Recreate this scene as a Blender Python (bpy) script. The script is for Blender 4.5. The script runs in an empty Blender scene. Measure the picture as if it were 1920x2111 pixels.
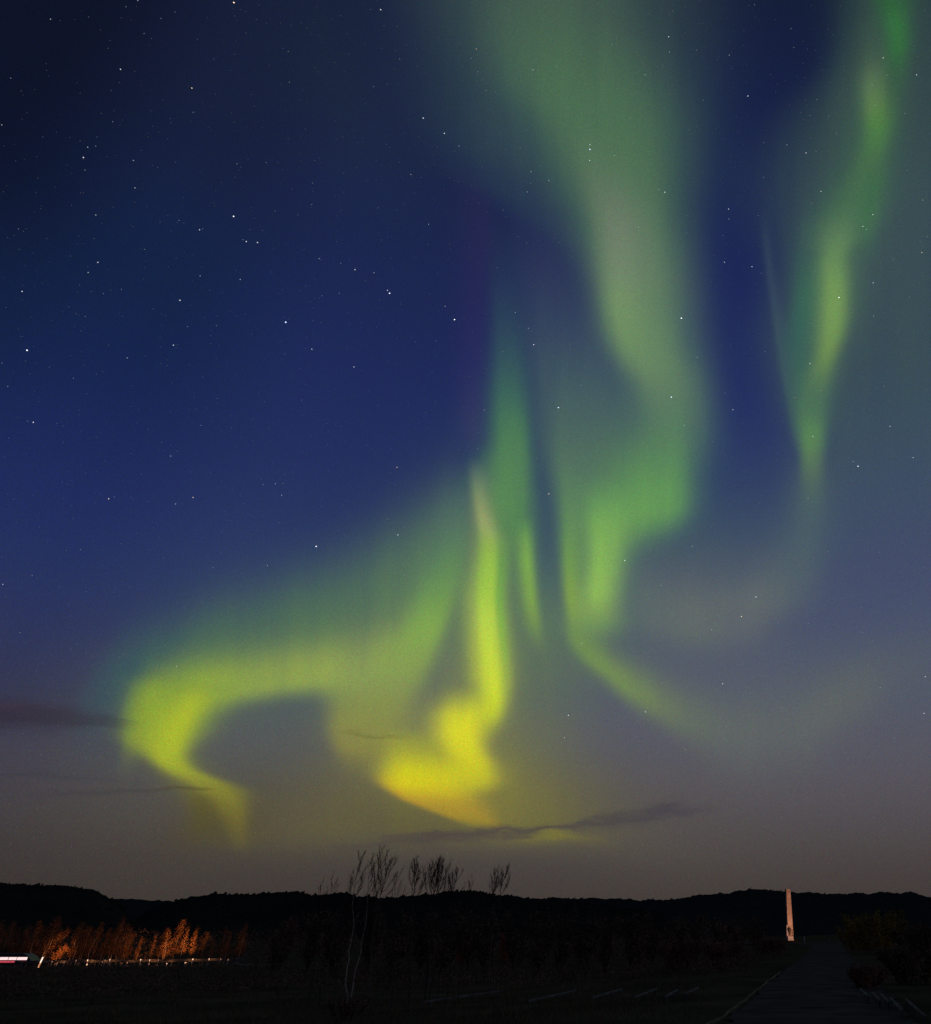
import bpy, bmesh, math, random
from mathutils import Vector, Matrix

S = bpy.context.scene
R = math.radians

# ------------------------------------------------------------------ camera
cam_data = bpy.data.cameras.new('camera')
cam = bpy.data.objects.new('camera', cam_data)
S.collection.objects.link(cam)
cam_data.sensor_fit = 'VERTICAL'
cam_data.sensor_height = 24.0
cam_data.lens = 18.6                       # an 18 mm wide angle, the frame cropped off-centre to the left
cam_data.shift_x = -470.0 / 2111.0
cam_data.clip_start = 0.1
cam_data.clip_end = 200000.0
EYE = 1.7
cam.location = (0.0, 0.0, EYE)
cam.rotation_euler = (R(90 + 28), 0.0, 0.0)
S.camera = cam

# ------------------------------------------------------------------ colour management
S.view_settings.view_transform = 'Standard'
S.view_settings.look = 'None'
S.view_settings.exposure = 0.0
S.view_settings.gamma = 1.0
S.view_settings.use_curve_mapping = False

# ------------------------------------------------------------------ sky: twilight, aurora and low clouds, by azimuth and elevation
SKY_BASE = [   # (azimuth, [(elevation, sRGB colour), ...])
    (-53.63, [(0.01, (54, 48, 44)), (5.28, (70, 66, 66)), (9.27, (55, 56, 80)), (14.37, (40, 51, 94)), (20.54, (30, 42, 90)), (24.58, (23, 38, 80)), (28.53, (19, 33, 66)), (32.31, (18, 30, 60)), (35.03, (16, 26, 52)), (37.64, (14, 21, 44)), (43.94, (14, 20, 40))]),
    (-42.23, [(0.01, (54, 48, 44)), (2.15, (58, 52, 50)), (4, (63, 57, 58)), (6.37, (67, 63, 69)), (8.8, (65, 63, 78)), (11.28, (55, 56, 80)), (13.81, (48, 54, 88)), (17.64, (40, 51, 94)), (21.51, (34, 46, 95)), (25.36, (30, 42, 90)), (30.4, (23, 38, 80)), (35.25, (21, 36, 72)), (39.85, (22, 35, 69)), (43.09, (23, 33, 64)), (46.14, (24, 32, 60)), (53.26, (24, 32, 58))]),
    (-29.53, [(0.01, (60, 53, 47)), (1.91, (65, 58, 55)), (4.26, (72, 66, 62)), (5.87, (81, 76, 69)), (7.24, (84, 81, 75)), (10.05, (85, 87, 88)), (12.93, (82, 88, 92)), (15.87, (62, 72, 98)), (20.37, (48, 62, 100)), (24.92, (40, 53, 97)), (29.46, (35, 47, 94)), (35.38, (31, 42, 89)), (41.04, (28, 39, 80)), (46.33, (27, 38, 74)), (50.02, (27, 37, 68)), (53.44, (27, 37, 65)), (61.25, (27, 36, 60))]),
    (0.39, [(0.01, (64, 56, 50)), (2.1, (68, 61, 58)), (4.11, (75, 69, 67)), (6.5, (82, 77, 79)), (9.59, (88, 86, 93)), (12.8, (87, 89, 102)), (16.11, (84, 90, 106)), (21.22, (76, 84, 106)), (24.69, (66, 82, 100)), (29.94, (48, 64, 100)), (36.88, (34, 46, 95)), (43.56, (30, 40, 88)), (49.83, (26, 36, 80)), (55.6, (23, 33, 70)), (60.83, (21, 31, 60)), (69.66, (14, 22, 42))]),
    (17.07, [(0.01, (62, 55, 49)), (2.04, (66, 59, 57)), (3.99, (73, 66, 66)), (6.29, (80, 75, 79)), (9.28, (86, 83, 92)), (12.36, (85, 87, 100)), (15.54, (80, 88, 104)), (20.44, (70, 80, 108)), (23.76, (64, 76, 106)), (28.77, (56, 70, 102)), (35.39, (40, 52, 98)), (41.77, (30, 40, 88)), (47.77, (26, 36, 80)), (53.29, (23, 33, 70)), (58.29, (21, 31, 60)), (66.7, (14, 22, 42))]),
]
SKY_LIGHTS = [   # (runs along, what it is, edge power, ragged, [(position, centre, softness before, softness after, sRGB colour, opacity), ...]) in degrees
    ('elevation', 'veil on the right', 2.4, 0, [(15.61, 14.65, 8.61, 24.76, (80, 88, 104), 0), (20.68, 13.55, 9.08, 26.04, (72, 80, 107), 0.5), (25.26, 11.87, 5.68, 27.5, (66, 78, 104), 0.8), (28.89, 11.11, 2.73, 28.49, (63, 79, 99), 0.9), (32.95, 10.94, 2.43, 29.41, (60, 80, 93), 0.95), (36.36, 11.11, 3.15, 30.11, (58, 78, 88), 1), (40.02, 11.54, 3.94, 30.8, (58, 78, 85), 1), (44.37, 13.51, 4.33, 31.08, (58, 77, 84), 1), (48.75, 15.72, 6.72, 31.3, (56, 76, 81), 1), (51.46, 17.57, 7.93, 31.24, (53, 72, 77), 1), (54.01, 19.53, 7.1, 31.07, (51, 69, 73), 1), (56.5, 20.99, 4.12, 31.17, (48, 66, 70), 1), (58.93, 22.08, 3.18, 31.47, (44, 62, 66), 1), (65.13, 27.46, 3.45, 31.06, (40, 58, 62), 1)]),
    ('elevation', 'grey veil overhead', 3.2, 0, [(24.33, -2.3, 3.05, 3.07, (66, 86, 100), 0), (27.12, -2.36, 3.13, 3.34, (66, 90, 100), 0.5), (29.91, -2.83, 3.61, 3.83, (66, 94, 98), 0.8), (33.39, -3.13, 4.55, 4.38, (70, 97, 98), 0.85), (36.83, -3.46, 3.86, 4.54, (72, 98, 98), 0.85), (40.16, -4.7, 3.98, 5.15, (70, 95, 97), 0.85), (43.41, -5.8, 4.11, 5.33, (68, 92, 95), 0.85), (45.61, -6.67, 5.03, 5.61, (64, 88, 92), 0.85), (47.12, -7.66, 7.49, 6.59, (52, 75, 86), 0.85), (48.39, -9.36, 10.3, 7.97, (44, 62, 82), 0.85), (49.77, -10.92, 11.58, 9.4, (48, 69, 82), 0.9), (51.59, -12.07, 11.74, 10.5, (53, 75, 82), 0.93), (53.79, -12.99, 12, 11.38, (55, 78, 82), 0.95), (56.1, -14.57, 12.45, 12.89, (58, 78, 81), 0.95), (59.8, -16.44, 14.33, 14.93, (57, 76, 76), 0.95), (68.18, -22.16, 17.45, 18.4, (46, 62, 66), 0.9)]),
    ('elevation', 'grey glow between the rays', 3, 0, [(15.02, -6.34, 5.17, 7.75, (88, 94, 102), 0), (18, -7.22, 3.89, 7.22, (84, 94, 104), 0.3), (21.02, -8.15, 2.54, 5.54, (78, 98, 102), 0.6), (24.45, -8.59, 2.24, 3.79, (74, 102, 98), 0.85), (27.88, -9.26, 2.12, 4.7, (76, 106, 96), 0.95), (31.3, -9.96, 2.57, 6.07, (76, 104, 95), 1), (34.36, -10.47, 3.04, 6.66, (71, 96, 96), 1), (37.68, -11.47, 3.12, 6, (64, 86, 97), 0.95), (41.53, -12.85, 3.01, 4.88, (54, 68, 94), 0.85), (45.25, -14.11, 3.12, 4.6, (46, 56, 88), 0.6), (49.34, -15.85, 2.32, 4.32, (38, 48, 80), 0)]),
    ('elevation', 'sage glow between the rays', 2.2, 0, [(5.77, -11.9, 3.99, 4.44, (92, 86, 64), 0), (8.15, -12.47, 4.06, 4.52, (104, 100, 68), 0.45), (11.24, -12.48, 3.54, 3.64, (106, 110, 80), 0.78), (14.46, -12.15, 3.98, 4.1, (94, 106, 90), 0.9), (17.09, -12.09, 5.06, 5.26, (91, 109, 91), 1), (20.06, -12.76, 5.5, 5.39, (88, 112, 92), 1), (23.11, -12.93, 5.64, 4.79, (76, 102, 96), 0.78), (26.53, -13.14, 5.46, 4.55, (64, 88, 98), 0)]),
    ('elevation', 'faint green breath at the top', 2, 0, [(43.14, -30.44, 4.16, 5.74, (30, 42, 78), 0), (47.02, -32.75, 4.19, 5.85, (31, 45, 66), 0.2), (50.48, -35.6, 3.83, 4.64, (31, 47, 58), 0.25), (53.07, -37.87, 3.14, 3.44, (31, 45, 54), 0.2), (56.16, -41.21, 3.08, 3.4, (26, 38, 48), 0)]),
    ('elevation', 'broad green band', 2.6, 0, [(30.63, -1.63, 2.84, 2.24, (80, 120, 94), 0), (33.42, -1.46, 2.5, 2.42, (82, 114, 97), 0.5), (36.85, -2.38, 2.5, 2.68, (88, 118, 97), 0.8), (40.17, -4.48, 3.1, 3.35, (90, 121, 97), 0.9), (43.42, -5.57, 3.3, 4.17, (90, 119, 95), 0.95), (46.56, -6.75, 3.69, 4.81, (84, 117, 90), 1), (49.57, -7.76, 4.88, 5.5, (79, 113, 86), 1), (52.39, -9.63, 5.27, 6.75, (78, 112, 83), 1), (55, -12.17, 7.11, 8.06, (76, 110, 82), 1), (57.44, -14.63, 7.5, 8.33, (73, 103, 80), 0.95), (59.76, -16.72, 7.16, 7.73, (70, 96, 80), 0.85), (68.09, -22.8, 8.34, 9.5, (60, 84, 70), 0.75)]),
    ('elevation', 'pale ridge of the broad band', 2, 0, [(31.33, -1.23, 1.8, 1.64, (84, 118, 97), 0), (34.45, -1.9, 1.85, 1.9, (90, 120, 98), 0.4), (36.83, -3.2, 1.55, 2.25, (98, 126, 98), 0.7), (38.48, -4.75, 1.4, 2.54, (104, 134, 98), 0.9), (40.43, -6.19, 1.24, 2.59, (108, 140, 98), 1), (42.53, -7.02, 1.18, 2.51, (112, 142, 100), 1), (44.93, -7.46, 1.3, 2.82, (112, 133, 106), 0.95), (48.01, -8.24, 1.54, 2.92, (110, 125, 105), 0.8), (50.9, -9.93, 2.08, 2.77, (96, 118, 94), 0.5), (53.84, -12.48, 2.04, 3.12, (86, 116, 86), 0)]),
    ('azimuth', 'green shelf', 2, 0, [(-9.48, 28.21, 1.9, 2.76, (96, 146, 84), 0), (-7.32, 28.17, 2.08, 3.29, (100, 150, 84), 0.5), (-5.15, 27.96, 1.88, 3.66, (102, 156, 84), 0.85), (-2.78, 28.23, 1.61, 4.01, (102, 156, 86), 0.9), (-1.4, 28.61, 1.47, 4.19, (97, 150, 88), 0.85), (-0.56, 28.89, 1.47, 4.19, (90, 136, 91), 0.65), (0.4, 29.24, 1.47, 4.19, (80, 118, 96), 0.3), (1.81, 29.58, 1.47, 4.18, (70, 100, 98), 0)]),
    ('elevation', 'green ray right of the bright one', 2.5, 0, [(17.69, -13.2, 1.54, 1.73, (84, 94, 100), 0), (20.33, -13.68, 1.57, 1.77, (80, 100, 96), 0.35), (23, -14.19, 1.6, 1.66, (80, 108, 92), 0.6), (25.71, -14.54, 2.18, 1.77, (84, 130, 82), 0.9), (27.75, -14.74, 2.4, 1.65, (88, 136, 84), 1), (29.81, -14.71, 2.33, 1.3, (86, 132, 86), 1), (32.52, -15.02, 1.74, 1.1, (78, 126, 86), 1), (35.17, -15.62, 1.74, 1.24, (66, 110, 90), 0.85), (37.77, -16.34, 1.45, 1.35, (58, 94, 92), 0.7), (40.92, -17.42, 1.16, 1.6, (49, 76, 92), 0.5), (43.99, -18.4, 1.11, 1.73, (42, 60, 86), 0.3), (47.3, -19.17, 1.1, 1.8, (36, 50, 78), 0)]),
    ('elevation', 'purple fringe', 2, 0, [(30.74, -18.12, 0.74, 0.75, (90, 90, 110), 0), (34.06, -18.6, 1.07, 0.96, (60, 60, 102), 0.4), (37.98, -19.27, 1.26, 1.2, (48, 44, 98), 0.4), (41.78, -20, 1.3, 1.24, (46, 41, 90), 0.4), (46.35, -20.98, 1.53, 1.39, (48, 41, 84), 0.35), (49.8, -21.96, 1.98, 1.58, (42, 38, 82), 0)]),
    ('elevation', 'thin ray', 2, 0, [(17.14, -11.19, 0.59, 0.45, (95, 110, 96), 0), (18.56, -11.61, 0.6, 0.42, (108, 134, 86), 0.6), (19.88, -11.99, 0.64, 0.43, (118, 150, 80), 0.9), (21.78, -12.49, 0.64, 0.43, (124, 164, 78), 1), (23.63, -12.88, 0.62, 0.44, (124, 168, 78), 1), (25.49, -13.21, 0.63, 0.44, (114, 162, 82), 0.8), (27.19, -13.49, 0.75, 0.45, (100, 150, 84), 0)]),
    ('elevation', 'grey-green ray', 2, 0, [(16.32, -7.12, 0.7, 1.27, (104, 130, 86), 0), (17.63, -7.98, 0.64, 1.21, (108, 138, 82), 0.5), (18.72, -8.56, 0.61, 1.22, (110, 142, 80), 0.9), (20.06, -9.03, 0.47, 1.16, (116, 148, 79), 0.95), (21.41, -9.39, 0.44, 0.88, (124, 155, 76), 1), (23.35, -9.7, 0.48, 0.97, (114, 152, 80), 1), (25.06, -9.89, 0.53, 1.13, (106, 148, 84), 0.95), (27.47, -10.11, 0.61, 1.54, (96, 136, 90), 0.9), (30.22, -10.53, 0.71, 2.18, (88, 122, 94), 0.8), (33.62, -11.13, 0.89, 2.45, (78, 104, 96), 0.5), (37.66, -11.68, 1.26, 2.55, (72, 92, 98), 0)]),
    ('elevation', 'lime ray under the shelf', 2.4, 0, [(17.31, -7.75, 1.59, 1.78, (95, 114, 100), 0), (18.49, -7.69, 1.61, 1.8, (103, 131, 94), 0.3), (19.72, -7.48, 1.62, 1.82, (116, 150, 90), 0.8), (20.82, -7.26, 1.46, 1.54, (131, 165, 88), 0.95), (22.17, -7.16, 1.26, 1.41, (141, 184, 88), 1), (24.25, -7.03, 1.24, 1.44, (133, 180, 88), 1), (26.97, -7.05, 1.39, 1.87, (118, 167, 88), 1), (28.37, -6.94, 1.64, 2.05, (108, 160, 90), 0.7), (30.47, -6.8, 2, 2.21, (95, 144, 92), 0)]),
    ('azimuth', 'faint bowl', 2, 0, [(-9.65, 19.24, 0.84, 0.84, (115, 145, 80), 0), (-8.42, 18.22, 0.67, 0.74, (112, 140, 82), 0.79), (-6.92, 17.07, 0.74, 0.94, (114, 142, 82), 0.88), (-4.75, 15.52, 0.86, 1.34, (118, 142, 82), 0.88), (-2.6, 14.36, 0.99, 1.6, (112, 130, 88), 0.79), (-0.35, 13.39, 1.3, 1.82, (102, 114, 96), 0.7), (3.66, 12.48, 1.93, 2.13, (98, 106, 100), 0.62), (7.25, 12.86, 1.92, 2.29, (98, 106, 100), 0.57), (10.97, 14.48, 1.61, 1.96, (100, 106, 98), 0.53), (14.72, 16.16, 1.61, 1.96, (96, 100, 100), 0.31), (20.08, 18.4, 1.59, 1.93, (90, 96, 100), 0)]),
    ('elevation', 'arm of the faint curl', 2, 0, [(19.8, 4.05, 4.42, 2.92, (94, 98, 106), 0), (21.29, 5.77, 4.09, 2.43, (94, 104, 106), 0.54), (22.79, 7.24, 2.81, 1.93, (86, 101, 105), 0.68), (24.46, 8.33, 2.08, 1.72, (80, 99, 104), 0.68), (26.51, 9.02, 1.61, 1.68, (76, 98, 102), 0.68), (28.91, 9.46, 1.41, 1.55, (74, 97, 99), 0.63), (31.67, 9.71, 1.37, 1.43, (72, 94, 96), 0)]),
    ('azimuth', 'bowl of the faint curl', 2, 0, [(-7.5, 22.26, 1.71, 2.76, (84, 104, 100), 0), (-5.23, 21.55, 1.58, 2.94, (92, 110, 103), 0.41), (-3.34, 20.77, 1.51, 3.11, (103, 114, 105), 0.54), (-0.74, 20.01, 1.44, 3.29, (104, 114, 104), 0.61), (1.84, 19.83, 1.44, 3.28, (102, 111, 105), 0.6), (4.43, 20.27, 1.57, 3.11, (101, 108, 106), 0.54), (6.69, 21.26, 1.71, 2.93, (92, 103, 105), 0.44), (8.65, 22.72, 1.88, 2.76, (82, 98, 104), 0.24), (10.68, 24.66, 2.05, 2.75, (72, 90, 102), 0)]),
    ('elevation', 'teal edge of the right ray', 2.6, 0, [(26.48, 9.48, 0.84, 1.07, (78, 98, 100), 0), (28.21, 9.6, 0.78, 1, (80, 104, 97), 0.3), (29.93, 9.71, 0.71, 0.94, (88, 114, 91), 0.55), (31.31, 9.8, 0.72, 0.95, (92, 124, 88), 0.8), (33.2, 10.02, 0.98, 1.05, (88, 133, 85), 1), (35.09, 10.05, 1.16, 1.32, (74, 116, 86), 1), (37.59, 9.88, 1.28, 1.48, (56, 98, 88), 0.95), (40.13, 10.33, 1.58, 1.52, (48, 94, 88), 0.95), (42.38, 10.95, 1.34, 1.55, (46, 98, 85), 1), (45.51, 11.83, 1.76, 1.6, (50, 88, 84), 0.6), (48.52, 12.78, 2.4, 1.42, (56, 82, 84), 0)]),
    ('elevation', 'soft green round the right ray', 2, 0, [(33.7, 10.2, 1.8, 1.62, (70, 94, 94), 0), (37.03, 11.18, 2.11, 1.83, (72, 100, 90), 0.4), (40.25, 12.45, 2.61, 2.22, (74, 104, 88), 0.6), (44.04, 13.55, 2.8, 2.65, (72, 104, 86), 0.7), (47.53, 15.71, 3.26, 2.99, (66, 100, 82), 0.7), (50.46, 18.3, 3.33, 2.53, (64, 98, 78), 0.7), (53.96, 19.83, 3.17, 2.86, (64, 94, 78), 0.7), (57.43, 21.76, 3.63, 3.45, (58, 84, 72), 0.6), (63.3, 25.07, 5.14, 4.24, (52, 80, 66), 0.5)]),
    ('elevation', 'right ray', 2.2, 0, [(33.01, 10.25, 0.97, 0.97, (80, 110, 90), 0), (35.04, 10.62, 0.99, 0.99, (80, 116, 88), 0.4), (37.03, 11.18, 1.01, 1, (92, 126, 85), 0.8), (38.36, 11.77, 0.85, 0.93, (106, 138, 81), 0.9), (39.69, 12.46, 1.07, 1.02, (110, 144, 84), 1), (41.44, 13.01, 1.18, 1.13, (114, 150, 86), 1), (43.1, 13.31, 1.2, 1.15, (110, 147, 87), 1), (44.75, 13.48, 1.18, 1.26, (100, 136, 88), 1), (46.45, 14.56, 1.94, 2.08, (90, 124, 88), 0.9), (47.57, 15.48, 2.23, 2.19, (76, 113, 82), 0.85), (48.61, 16.74, 2.15, 1.83, (70, 108, 78), 0.85), (49.92, 18.01, 1.79, 1.39, (70, 108, 76), 0.85), (51.22, 19.08, 1.33, 1.21, (72, 115, 72), 0.95), (52.44, 19.57, 1.15, 1.32, (82, 130, 70), 1), (53.55, 19.75, 1.17, 1.34, (92, 129, 76), 1), (54.71, 19.81, 1.19, 1.46, (88, 116, 82), 0.95), (56.83, 20.62, 1.33, 1.5, (62, 88, 74), 0.5), (58.59, 21.11, 1.58, 1.54, (60, 88, 74), 0)]),
    ('elevation', 'thin streak left of the right ray', 2, 0, [(32.08, 8.86, 0.32, 0.73, (72, 98, 94), 0), (34.51, 8.58, 0.25, 0.66, (70, 100, 92), 0.3), (37.96, 8.11, 0.26, 0.6, (66, 94, 96), 0.4), (41.99, 7.66, 0.32, 0.54, (64, 88, 98), 0.4), (45.89, 7.26, 0.33, 0.47, (62, 80, 96), 0.35), (48.71, 7.03, 0.34, 0.49, (60, 76, 94), 0)]),
    ('elevation', 'green strand at the top right', 2, 0, [(51.03, 20.15, 1.03, 1.1, (52, 80, 72), 0), (53.42, 21.28, 1.05, 1.13, (52, 90, 66), 0.4), (54.92, 22.2, 1.07, 1.15, (52, 94, 64), 0.7), (56.23, 22.9, 1.08, 1.16, (52, 106, 62), 1), (57.38, 23.14, 1.1, 1.28, (52, 110, 62), 1), (58.75, 23.11, 1.24, 1.61, (46, 98, 56), 0.9), (65.51, 25.47, 1.52, 1.93, (36, 84, 44), 0.8)]),
    ('elevation', 'green strand beside the right ray', 2, 0, [(43.74, 15.85, 0.88, 0.87, (60, 86, 84), 0), (45.56, 16.47, 0.89, 0.89, (62, 100, 80), 0.5), (47.32, 17.17, 0.91, 0.99, (62, 106, 74), 0.7), (48.72, 17.96, 0.92, 1, (60, 104, 72), 0.6), (50.59, 19.3, 1.03, 0.92, (60, 100, 70), 0)]),
    ('azimuth', 'teal halo over the left arc', 2, 0, [(-38.23, 11.7, 1.52, 1.54, (56, 78, 92), 0), (-36.99, 12.99, 2.34, 1.98, (58, 84, 92), 0.8), (-35.32, 13.96, 2.68, 2.17, (62, 92, 90), 0.9), (-33.09, 15.2, 2.78, 2.53, (72, 102, 88), 0.9), (-29.58, 16.57, 2.91, 2.95, (78, 108, 87), 0.9), (-25.73, 18.17, 3.35, 3.55, (84, 114, 87), 0.92), (-22.43, 20.4, 3.79, 4, (87, 117, 89), 0.92), (-20.19, 22.84, 3.89, 4.09, (85, 114, 92), 0.85), (-18.6, 25.91, 3.64, 2.98, (76, 104, 96), 0.5), (-17.6, 28.77, 3.01, 2, (70, 92, 98), 0)]),
    ('azimuth', 'left arc', 2.3, 0, [(-35.89, 11.57, 0.78, 1.74, (102, 136, 76), 0), (-35.36, 11.59, 1.16, 1.75, (118, 146, 64), 0.5), (-34.94, 11.64, 1.53, 1.76, (130, 156, 60), 0.88), (-34.63, 11.74, 1.85, 1.66, (141, 163, 56), 1), (-33.82, 12.25, 1.61, 1.79, (133, 160, 62), 1), (-32.46, 12.72, 0.99, 1.83, (139, 163, 64), 1), (-31.21, 13.17, 1.06, 1.81, (137, 160, 70), 1), (-29.86, 13.62, 0.88, 1.84, (135, 156, 76), 1), (-28.39, 14.05, 0.81, 1.87, (139, 158, 78), 1), (-27.02, 14.43, 0.82, 1.9, (139, 158, 80), 1), (-25.02, 14.91, 1.08, 2.12, (142, 160, 82), 1), (-23.3, 15.11, 1.82, 2.47, (142, 160, 84), 1), (-21.53, 15.67, 2.04, 2.82, (135, 156, 84), 1), (-20.15, 16.93, 2.2, 3.03, (129, 156, 84), 0.9), (-19.27, 18.48, 2.11, 2.75, (127, 162, 84), 0.85), (-18.53, 19.55, 1.62, 2.61, (114, 147, 88), 0.6), (-17.73, 21.63, 1.64, 2.65, (91, 128, 94), 0.2), (-17.07, 23.05, 1.99, 2.67, (80, 108, 102), 0)]),
    ('elevation', 'left arc right limb', 2.4, 0, [(10.09, -22.02, 2.3, 1.78, (124, 124, 82), 0), (11.91, -21.76, 2.35, 1.82, (133, 139, 82), 0.6), (13.51, -21.14, 2.11, 1.7, (135, 144, 82), 0.8), (15.16, -20.23, 1.86, 1.33, (135, 154, 82), 0.85), (16.81, -19.74, 1.9, 1.23, (133, 160, 82), 0.9), (18.58, -19.25, 1.49, 0.99, (129, 167, 80), 0.9), (21.18, -18.8, 1.54, 0.88, (103, 147, 86), 0.95), (23.57, -18.42, 1.51, 0.84, (86, 129, 94), 0.85), (25.63, -18.19, 1.47, 0.78, (80, 114, 102), 0.6), (28.35, -18.2, 1.44, 0.73, (70, 93, 108), 0)]),
    ('elevation', 'olive patch', 3, 0, [(8.62, -21.89, 1.09, 1.76, (108, 104, 74), 0), (9.77, -22.31, 1.1, 1.77, (128, 122, 72), 0.6), (10.63, -22.78, 1.04, 2.37, (142, 138, 72), 0.9), (11.8, -23.18, 1.1, 2.84, (140, 142, 72), 0.9), (13.03, -23.04, 1.47, 2.72, (138, 146, 72), 0.7), (14.86, -23.25, 1.78, 2.45, (140, 155, 74), 0)]),
    ('elevation', 'halo of the hook', 2.4, 0, [(4.15, -28.15, 1.48, 1.53, (84, 76, 54), 0), (6.2, -29.42, 1.48, 1.52, (96, 90, 52), 0.4), (8.16, -31.94, 1.2, 1.98, (104, 104, 56), 0.5), (9.65, -33.34, 1.41, 1.71, (110, 118, 58), 0.5), (11.99, -34.45, 0.95, 2.71, (104, 124, 60), 0.5), (13.89, -34.9, 0.95, 3, (96, 120, 66), 0)]),
    ('elevation', 'hook', 2.4, 0, [(4.11, -27.74, 0.38, 0.38, (91, 84, 62), 0), (4.81, -27.98, 0.45, 0.43, (112, 103, 56), 0.5), (5.72, -28.36, 0.63, 0.51, (131, 122, 50), 1), (6.37, -28.72, 0.86, 0.72, (141, 133, 50), 1), (7.2, -29.37, 1.1, 1.02, (144, 141, 52), 1), (7.72, -30.06, 1.09, 1.32, (137, 137, 55), 1), (8.1, -31.12, 0.83, 1.25, (139, 142, 56), 1), (8.55, -32.1, 0.77, 0.83, (150, 158, 54), 1), (9.15, -32.91, 0.9, 0.87, (156, 169, 52), 1), (9.93, -33.3, 1.32, 1.17, (152, 169, 52), 1), (10.75, -33.3, 1.43, 1.53, (146, 167, 55), 1), (11.56, -33.53, 1.39, 1.73, (142, 165, 56), 1), (12.36, -33.8, 1.29, 1.84, (139, 163, 60), 0.8), (13.4, -34.4, 1.2, 1.73, (133, 160, 62), 0)]),
    ('elevation', 'bright strip of the hook', 2, 0, [(7.67, -31.31, 0.63, 0.59, (142, 144, 55), 0), (8.41, -32.21, 0.62, 0.58, (156, 163, 52), 0.4), (9.44, -32.71, 0.62, 0.54, (167, 179, 50), 0.95), (10.68, -32.75, 0.73, 0.59, (169, 182, 50), 1), (12.2, -32.45, 0.74, 0.71, (165, 180, 52), 0.9), (13.44, -32.21, 0.76, 0.77, (157, 176, 55), 0)]),
    ('elevation', 'skirt of the hook', 2, 0, [(4.33, -29.95, 1.2, 1.48, (78, 72, 46), 0), (5.63, -30.03, 0.73, 1.24, (88, 82, 44), 0.7), (6.92, -30.62, 0.49, 0.99, (98, 92, 46), 0.8), (7.56, -31.03, 0.44, 0.99, (104, 98, 48), 0)]),
    ('azimuth', 'olive glow over the ridge', 2, 0, [(-32.75, 4.96, 0.99, 1.51, (74, 68, 50), 0), (-28.46, 5.4, 1.04, 2.4, (84, 78, 52), 0.57), (-24.33, 5.93, 1.22, 3.07, (98, 92, 60), 0.66), (-20.43, 6.23, 1.18, 3.17, (100, 95, 58), 0.74), (-16.88, 6.22, 1.03, 3.24, (104, 98, 56), 0.74), (-13.24, 6.62, 1.11, 3.01, (128, 122, 56), 0.7), (-10.07, 6.46, 1.07, 2.73, (116, 112, 58), 0.7), (-6.2, 6.31, 1.19, 3.07, (100, 96, 68), 0.57), (-1.63, 5.89, 1.49, 3.38, (90, 84, 74), 0.33), (4.22, 5.58, 1.48, 3.36, (84, 78, 74), 0)]),
    ('elevation', 'haze of light round the bright curl', 2, 0, [(5.7, -14.98, 4.17, 4.34, (104, 98, 62), 0), (8, -16.53, 3.9, 4.06, (132, 128, 62), 0.6), (10.07, -17.45, 3.63, 3.46, (150, 150, 62), 0.7), (12.27, -16.83, 2.81, 2.25, (150, 155, 66), 0.6), (14.82, -16.71, 2.09, 1.97, (130, 138, 78), 0.5), (17.75, -16.63, 1.98, 1.35, (110, 125, 90), 0)]),
    ('elevation', 'orange rim', 4, 0, [(5.87, -12.53, 1.24, 1.25, (120, 108, 54), 0), (6.26, -13.67, 1.17, 1.24, (150, 130, 48), 0.5), (6.64, -14.74, 1.35, 1.36, (164, 140, 46), 0.9), (7.12, -16.25, 1.33, 2.16, (172, 142, 48), 0.95), (7.7, -17.95, 1.26, 2.75, (186, 150, 46), 0.95), (8.43, -18.88, 1.54, 2.74, (196, 160, 45), 0.9), (9.33, -19.79, 1.19, 2.43, (190, 160, 45), 0)]),
    ('elevation', 'yellow bowl', 4, 0, [(6.31, -13.83, 1.23, 1.24, (124, 114, 63), 0), (6.98, -15.15, 1.34, 1.86, (158, 139, 54), 0.35), (7.52, -16.61, 1.45, 2.47, (175, 152, 50), 0.6), (8.1, -17.61, 1.86, 2.83, (198, 179, 42), 0.9), (8.68, -18.01, 2.28, 3.46, (209, 198, 36), 1), (9.28, -17.95, 2.59, 3.61, (205, 200, 36), 1), (9.97, -18.06, 2.48, 3.69, (188, 186, 46), 0.95), (10.89, -18.98, 1.82, 3.44, (162, 163, 58), 0.75), (12.1, -19.33, 1.83, 1.87, (152, 157, 63), 0)]),
    ('elevation', 'halo of the bright ray', 2, 0, [(11.46, -14.46, 1.6, 1.62, (130, 130, 66), 0), (14.65, -14.47, 1.97, 1.54, (140, 150, 70), 0.5), (18.2, -15.19, 2.82, 1.71, (130, 150, 76), 0.5), (22.16, -15.87, 2.76, 1.7, (120, 150, 78), 0.5), (26.16, -16.63, 2.28, 1.6, (104, 140, 86), 0.45), (30.13, -17.64, 1.47, 1.5, (90, 120, 92), 0)]),
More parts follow.
